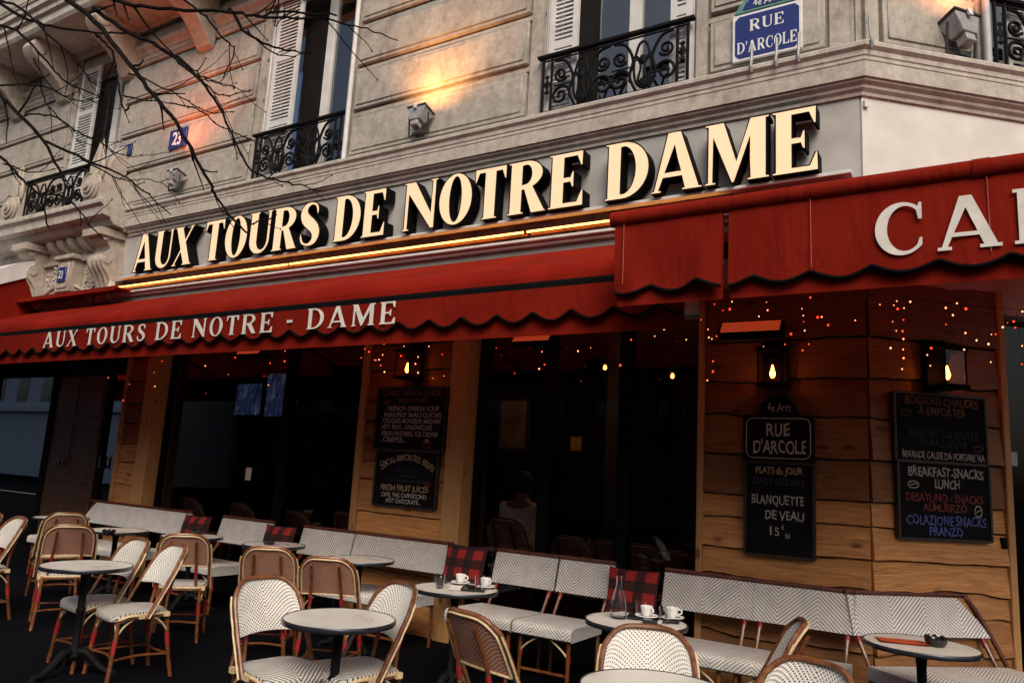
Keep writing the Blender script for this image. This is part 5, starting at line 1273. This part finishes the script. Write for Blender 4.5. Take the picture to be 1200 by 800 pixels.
ux, uy = CR.xy.normalized()                # along the picture, to place crockery side by side
def rel(o, a, b): return o.location.x+ux*a-uy*b, o.location.y+uy*a+ux*b
t_ = T['cups']
p = rel(t_, .02, .19); saucer('white saucer under the cup at the back of the cups table', *p); cup('white coffee cup at the back of the cups table by the plaid cushion', *p, .1)
tray('black tray on the cups table', *rel(t_, .13, -.02), .50, .16, .21)
p = rel(t_, .22, .0); cup('white coffee cup behind a glass on the right of the cups table', *rel(t_, .205, .07), -.3); saucer('white saucer at the right edge of the cups table', *rel(t_, .205, .07))
tumbler('clear tumbler on the right of the cups table', *rel(t_, .165, -.05), ZT_+.006); tumbler('clear rounded tumbler at the left of the cups table', *rel(t_, -.11, -.05))
x, y = rel(t_, .0, .0); mb = MB(Matrix.Translation((x, y, ZT_)) @ Matrix.Rotation(.55, 4, 'Z')); mb.grid(lambda u, v: ((u-.5)*.085, (v-.5)*.24, .001+.004*sin(v*5)*u), 6, 8); mb.grid(lambda u, v: ((u-.5)*.085, (v-.5)*.24, .0002), 6, 8, flip=True); o = mb.build('receipt', M['paper']); tag(o, 'pale paper receipt lying on the cups table', 'receipt')
t_ = T['carafe']
x, y = rel(t_, -.10, .05); CAR = thing('carafe', 'clear glass water carafe with a narrow neck', 'carafe', (x, y, ZT_))
mb = MB(); mb.lathe([(0, .001), (.044, .001), (.049, .006), (.050, .030), (.046, .085), (.030, .150), (.0185, .185), (.0165, .215), (.019, .243), (.0165, .244), (.0145, .215), (.0165, .187), (.028, .150), (.0435, .085), (.0470, .030), (.045, .010), (0, .009)], seg=32); mb.build('body', M['clear'], CAR, local=True, ang=60)
tray('black tray under the cups on the carafe table', *rel(t_, .12, .08), .3, .30, .16)
p = rel(t_, .075, .07); saucer('white saucer at the centre of the carafe table', *p, ZT_+.006); cup('white coffee cup at the centre of the carafe table', *p, -.5, ZT_+.006)
p = rel(t_, .235, .10); saucer('white saucer at the right of the carafe table', *p, ZT_+.002); cup('white coffee cup at the right of the carafe table', *p, .0, ZT_+.002)
tumbler('clear tumbler behind the middle cup on the carafe table', *rel(t_, .055, .17), h=.09); tumbler('clear tumbler between the two cups on the carafe table', *rel(t_, .165, -.02))
x, y = rel(t_, .085, -.07); mb = MB(Matrix.Translation((x, y, ZT_)) @ Matrix.Rotation(.25, 4, 'Z')); mb.box(-.055, .055, -.028, .028, 0, .022); mb.cur = 1; mb.box(.030, .0551, -.0282, .0282, .004, .0222); o = mb.build('cigarette_pack', [M['tray'], M['grey_paint']], bevel=.003); tag(o, 'dark flat cigarette pack on the carafe table', 'cigarette pack')
t_ = T['right']
x, y = rel(t_, -.09, .035); mb = MB(Matrix.Translation((x, y, ZT_)) @ Matrix.Rotation(.35, 4, 'Z'))
mb.grid(lambda u, v: ((u-.5)*.25, (v-.5)*.15, .002+.010*abs(u-.5)*(1-v)), 8, 4); mb.grid(lambda u, v: ((u-.5)*.25, (v-.5)*.15, .0004), 8, 4, flip=True); o = mb.build('napkin', M['orange_paper']); tag(o, 'folded orange paper on the right round table', 'napkin')

# ================================================================== inside the cafe
for i, (px, py) in enumerate(((220, 583), (279, 589), (343, 598), (403, 600), (667, 629), (711, 634), (751, 638), (790, 646))):
    p = aty(px, py, 6.40); lab = ['dim indoor chair behind the wide left window, leftmost', 'dim indoor chair behind the wide left window, second from the left', 'dim indoor chair behind the wide left window above a plaid cushion', 'dim indoor chair behind the wide left window beside the cladding', 'indoor chair with a pale rim behind the seated diner', 'indoor chair between the dark window bars of the diner window', 'indoor chair behind the carafe plaid cushion', 'indoor chair at the right end of the diner window'][i]
    place_chair(0, 0, 88, lab, 'indoor chairs behind the glass', pos=(p.x, p.y, max(0, p.z-.885)))
def framed(label, px0, py0, px1, py1, y, mat):
    a = f7(px0, py0, y); b = f7(px1, py1, y); cx = (a.x+b.x)/2; r = thing('framed_picture', label, 'picture', tuple(real(cx, y, b.z)), 0)
    w, h = b.x-a.x, a.z-b.z; mbx = MB(FT); mbx.box(a.x, b.x, y, y+.04, b.z, a.z); mbx.build('frame', M['dark_wood'], r, bevel=.01)
    mbx = MB(FT); e = w*.1; mbx.box(a.x+e, b.x-e, y-.006, y+.001, b.z+e, a.z-e); mbx.build('print', mat, r)
M['print1'] = simple('poster_print', (.30, .22, .14), .7, var=.55, scale=3.5); M['print2'] = simple('poster_print_gold', (.42, .28, .10), .7, var=.5, scale=6)
framed('tall pale poster inside behind the diner window', 585, 465, 618, 530, 10.18, M['print1']); framed('small yellowish picture inside, right of the tall poster', 668, 510, 682, 530, 10.18, M['print2'])
for lab, q in (('lit blue screen inside the wide left window, left one', (279, 450, 304, 486)), ('lit blue screen inside the wide left window, right one', (315, 438, 336, 488))):
    a = f7(q[0], q[1], 8.5); b = f7(q[2], q[3], 8.5); r = thing('television', lab, 'television', tuple(real((a.x+b.x)/2, 8.5, b.z)), 0, 'screens inside the cafe')
    mb = MB(FT); mb.box(a.x-.02, b.x+.02, 8.50, 8.56, b.z-.02, a.z+.02); mb.box((a.x+b.x)/2-.03, (a.x+b.x)/2+.03, 8.53, 8.57, a.z, 3.76); mb.build('casing', M['black'], r)
    mb = MB(FT); mb.box(a.x, b.x, 8.494, 8.499, b.z, a.z); mb.build('display', M['tv'], r)
for lab, px, py in (('small warm pendant lamp inside above the diner', 651, 445), ('small warm pendant lamp inside at the right of the diner window', 788, 441), ('small warm pendant lamp inside at the centre of the diner window', 709, 431)):
    c = f7(px, py, 9.0); r = thing('pendant_lamp', lab, 'lamp', tuple(real(*c)), 0, 'pendant lamps inside')
    mb = MB(FT); mb.lathe([(0, -.03), (.022, -.015), (.026, .01), (.012, .04), (0, .045)], c, 12); mb.build('bulb', M['bulb_glow'], r)
    mb = MB(FT); mb.tube([c+Vector((0, 0, .04)), (c.x, c.y, 3.75)], .006, 6); mb.lathe([(.014, .04), (.05, .05), (.03, .11), (.012, .12)], c, 14); mb.build('shade', M['black'], r)
    ld = bpy.data.lights.new('added_room_light', 'POINT'); ld.energy = 3; ld.color = (1, .55, .25); ld.shadow_soft_size = .05; lo_ = bpy.data.objects.new('light', ld); COL.objects.link(lo_); lo_.parent = r; lo_.location = (0, -.06, -.08)  # added point light that brightens the dim room, beyond the small bulb
# small notice on the glass
c = f7(291, 555, 7.17); mb = MB(FT); mb.box(c.x-.055, c.x+.055, 7.168, 7.174, c.z-.085, c.z+.085); o = mb.build('notice', M['paper']); tag(o, 'small white notice stuck inside the wide left window', 'notice')

# ---- seated diner, seen from behind through the glass
def figure(x, y, rz, z0):
    r = thing('person', 'person in a white shirt sitting indoors with their back to the window', 'person', (x, y, z0), rz)
    V = [(0, 0, .50), (0, -.02, .66), (0, -.01, .86), (0, 0, 1.00), (0, .02, 1.08), (0, .035, 1.16), (0, .05, 1.24),
         (-.10, .03, .50), (-.13, .42, .50), (-.13, .46, .08), (-.13, .58, .04), (.10, .03, .50), (.13, .42, .50), (.13, .46, .08), (.13, .58, .04),
         (-.17, 0, .98), (-.22, .04, .74), (-.15, .26, .74), (-.12, .33, .75), (.17, 0, .98), (.22, .04, .74), (.15, .26, .74), (.12, .33, .75)]
    E_ = [(0, 1), (1, 2), (2, 3), (3, 4), (4, 5), (5, 6), (0, 7), (7, 8), (8, 9), (9, 10), (0, 11), (11, 12), (12, 13), (13, 14), (3, 15), (15, 16), (16, 17), (17, 18), (3, 19), (19, 20), (20, 21), (21, 22)]
    R_ = [(.15, .12), (.15, .105), (.165, .105), (.13, .08), (.052, .055), (.078, .088), (.07, .085)]+[(.085, .085), (.065, .065), (.045, .045), (.04, .03)]*2+[(.062, .06), (.045, .045), (.035, .035), (.04, .022)]*2
    me = bpy.data.meshes.new('body'); me.from_pydata(V, E_, []); o = bpy.data.objects.new('body', me); COL.objects.link(o); o.parent = r
    sk = o.modifiers.new('skin', 'SKIN'); 
    for q, rr in zip(me.skin_vertices[0].data, R_): q.radius = rr
    me.skin_vertices[0].data[0].use_root = True; o.modifiers.new('sub', 'SUBSURF').levels = 2; o.modifiers['sub'].render_levels = 2
    me.materials.append(M['skin'])
    def cloth(name, idx, mat, grow):
        mp = {i: n_ for n_, i in enumerate(idx)}; m2 = bpy.data.meshes.new(name); m2.from_pydata([V[i] for i in idx], [(mp[a], mp[b]) for a, b in E_ if a in mp and b in mp], [])
        c = bpy.data.objects.new(name, m2); COL.objects.link(c); c.parent = r; c.modifiers.new('skin', 'SKIN')
        for q, i in zip(m2.skin_vertices[0].data, idx): q.radius = (R_[i][0]*grow+.006, R_[i][1]*grow+.006)
        m2.skin_vertices[0].data[0].use_root = True; s_ = c.modifiers.new('sub', 'SUBSURF'); s_.levels = s_.render_levels = 2; m2.materials.append(mat)
    cloth('shirt', [0, 1, 2, 3, 15, 16, 17, 19, 20, 21], M['shirt'], 1.28); cloth('trousers', [0, 7, 8, 9, 11, 12, 13], M['cloth_dark'], 1.12)
    mb = MB(); mb.lathe([(0, .135), (.05, .128), (.088, .09), (.098, .03), (.094, -.03), (.07, -.08), (0, -.085)], (0, .028, 1.205), 18, .86, 1.0); mb.build('hair', M['hair'], r, local=True)
    return r
dp = aty(611, 590, 6.62); figure(dp.x, dp.y, 0, max(0, dp.z-1.02))
cp = place_chair(0, 0, 90, 'indoor chair the white-shirted diner sits on', 'indoor chairs behind the glass', pos=(dp.x, dp.y-.32, max(0, dp.z-1.02)))

# ================================================================== bare tree reaching in from the left
TR = thing('bare_tree', 'leafless dark tree whose twigs hang across the upper left facade', 'tree', (-8.3, 2.0, 0))
rt = random.Random(17)
mb = MB(); P = catmull([(-8.3, 2.0, 0), (-8.27, 2.0, 1.2), (-8.32, 2.03, 2.6), (-8.25, 2.1, 4.2), (-8.2, 2.2, 5.8), (-8.3, 2.2, 7.5), (-8.2, 2.3, 9.0)], 5); mb.tube(P, [.17-.11*i/(len(P)-1) for i in range(len(P))], 12); mb.build('trunk', M['bark'], TR)
def branch(pxs, y0, y1, w0, w1, root=None, twigs=1.0):
    """a limb through photo points, its depth running from y0 to y1 (real metres)"""
    n_ = len(pxs); P = [aty(px, py, y0+(y1-y0)*i/(n_-1)) for i, (px, py) in enumerate(pxs)]
    if root: P = [Vector(q) for q in root]+P
    P = catmull(P, 5); m_ = len(P); J = [p+Vector((rt.uniform(-1, 1), rt.uniform(-1, 1), rt.uniform(-1, 1)))*.008 for p in P]
    w0 *= .72; w1 *= .85; mbx = MB(); rr = [w0+(w1-w0)*(i/(m_-1))**.8 for i in range(m_)]; mbx.tube(J, rr, 6)
    for i in range(6, m_-1):
        if rt.random() < .22*twigs:
            d = (J[i]-J[i-1]).normalized(); ax = Vector((rt.uniform(-.4, .4), rt.uniform(-1, 1), rt.uniform(-.4, .4))).normalized()
            dd = (Matrix.Rotation(rt.choice((-1, 1))*radians(rt.uniform(30, 65)), 3, Vector((0.25, 1, .1)).normalized()) @ d); L_ = rt.uniform(.10, .62)*(1.2-i/m_)
            Q = [J[i]]; 
            for q in range(5): dd = (dd+Vector((rt.uniform(-.2, .2), rt.uniform(-.2, .2), rt.uniform(-.12, .20)))).normalized(); Q.append(Q[-1]+dd*L_/5)
            mbx.tube(Q, [rr[i]*.5*(1-.65*q/5)+.0012 for q in range(6)], 5)
            mbx.lathe([(0, -.008), (.006, 0), (0, .010)], Q[-1], 5)
        elif rt.random() < .3: mbx.lathe([(0, -.010), (rr[i]+.004, 0), (0, .010)], J[i]+Vector((0, 0, rr[i]*.4)), 6)
    mbx.build('branch', M['bark'], TR)
tk = lambda z: [(-8.25, 2.12, z)]
branch([(-40, 70), (3, 115), (33, 145), (53, 168), (67, 195), (77, 213), (52+5, 235)][:6], 2.5, 2.8, .030, .010, tk(4.7))
branch([(53, 165), (100, 187), (133, 200), (167, 223), (200, 252)], 2.72, 3.1, .016, .005)
branch([(-50, 150), (0, 184), (22, 206), (45, 228), (52, 245), (58, 268)], 2.5, 2.7, .022, .006, tk(4.1))
branch([(45, 228), (80, 233), (110, 270), (125, 282)], 2.6, 2.8, .012, .004)
branch([(-60, -40), (40, -20), (100, 15), (147, 68), (173, 103), (205, 142), (228, 182), (245, 215), (257, 235), (285, 270), (297, 262), (325, 253)], 2.4, 3.3, .034, .005, tk(6.4))
branch([(110, 10), (150, 38), (180, 52), (233, 93), (260, 133), (290, 193), (320, 210), (350, 217), (377, 224)], 2.6, 3.3, .022, .004)
branch([(180, 52), (215, 72), (240, 92), (262, 100), (292, 108)], 2.7, 3.0, .013, .003)
branch([(205, 70), (240, 100), (262, 112), (296, 106)], 2.75, 3.0, .012, .003)
branch([(60, -30), (133, 0), (187, 10), (267, 14), (300, 19), (333, 15), (395, 18)], 2.5, 3.0, .028, .007, tk(6.8))
branch([(300, 19), (345, 22), (390, 24), (430, 35), (467, 47)], 2.85, 3.2, .014, .004)
branch([(270, 10), (285, 35), (308, 50), (340, 60), (365, 63)], 2.8, 3.1, .018, .005)
branch([(290, 36), (318, 60), (345, 66), (362, 58)], 2.9, 3.1, .009, .003)
branch([(-30, 20), (20, 37), (50, 67), (72, 92), (95, 105), (122, 117)], 2.5, 2.8, .020, .005, tk(5.6))
branch([(40, 70), (60, 103), (95, 118), (122, 110)], 2.6, 2.8, .010, .003)
branch([(0, 5), (30, 22), (68, 33), (110, 38), (160, 40)], 2.5, 2.8, .022, .008, tk(6.0))
branch([(110, 38), (122, 50), (132, 62), (137, 90), (145, 128), (153, 122)], 2.65, 2.8, .015, .006)
branch([(145, 112), (170, 118), (200, 120)], 2.8, 2.9, .010, .004)
branch([(200, 120), (235, 130), (255, 146), (285, 160), (298, 165)], 2.9, 3.1, .008, .004)
branch([(150, 85), (185, 100), (215, 115), (245, 132), (276, 131)], 2.8, 3.0, .009, .003)
branch([(0, 100), (45, 100), (75, 113), (100, 119), (127, 116)], 2.55, 2.8, .012, .003)
branch([(30, 135), (60, 136), (88, 152), (100, 160), (120, 168), (145, 182), (200, 178)], 2.6, 2.9, .011, .003)
branch([(5, 192), (40, 203), (75, 196)], 2.6, 2.7, .009, .003)
branch([(90, 165), (115, 172)], 2.7, 2.75, .006, .002)
branch([(97, 187), (125, 203), (150, 212), (170, 210), (198, 219)], 2.75, 3.0, .009, .003)
branch([(47, 95), (53, 120), (70, 140), (90, 158)], 2.6, 2.75, .009, .004)
branch([(-30, -20), (25, 10), (62, 45), (90, 70), (102, 90), (113, 100)], 2.4, 2.7, .020, .004, tk(6.6))
branch([(330, -20), (322, 30), (334, 15)], 2.9, 2.9, .007, .004)
branch([(200, -10), (235, 15), (262, 45), (275, 60), (260, 92)], 2.8, 3.0, .013, .004)

# ================================================================== across the street (seen only in the glass)
def far_house(label, x0, x1, y0, y1, h, mat, seed):
    r = thing('street_building', label, 'building', ((x0+x1)/2, y0, 0)); mbx = MB(); mbx.box(x0, x1, y1, y0, 0, h); mbx.build('wall', mat, r)
    rd = random.Random(seed); n_ = int((x1-x0)/2.4)
    for f_ in range(int(h/3.3)):
        z = 3.9+3.3*f_
        if z+2 > h: break
        mbx = MB(); mbx.box(x0-.15, x1+.15, y0+.002, y0+.35, z-.55, z-.30); mbx.build('string_course', mat, r)
        for i in range(n_):
            if len(r.children) > 90: break
            x = x0+(x1-x0)*(i+.5)/n_; mbx = MB(); mbx.box(x-.5, x+.5, y0+.003, y0+.06, z, z+2.0); mbx.build('window', M['win_glass'], r)
M['far_pale'] = m_stone('far_pale_stone', (.60, .62, .66), (.74, .76, .80), (.5, .5, .53)); M['far_dark'] = m_stone('far_dark_stone', (.045, .042, .04), (.075, .07, .065), (.03, .028, .026))
far_house('pale stone house across the street mirrored in the left entrance', -56, -33.6, -9.0, -20, 15, M['far_pale'], 1)
far_house('dark stone house across the street mirrored in the wide window', -33, -6, -14, -26, 10, M['far_dark'], 2)
far_house('dark stone house across the street mirrored in the diner window', -5.5, 14, -14, -26, 9, M['far_dark'], 3)
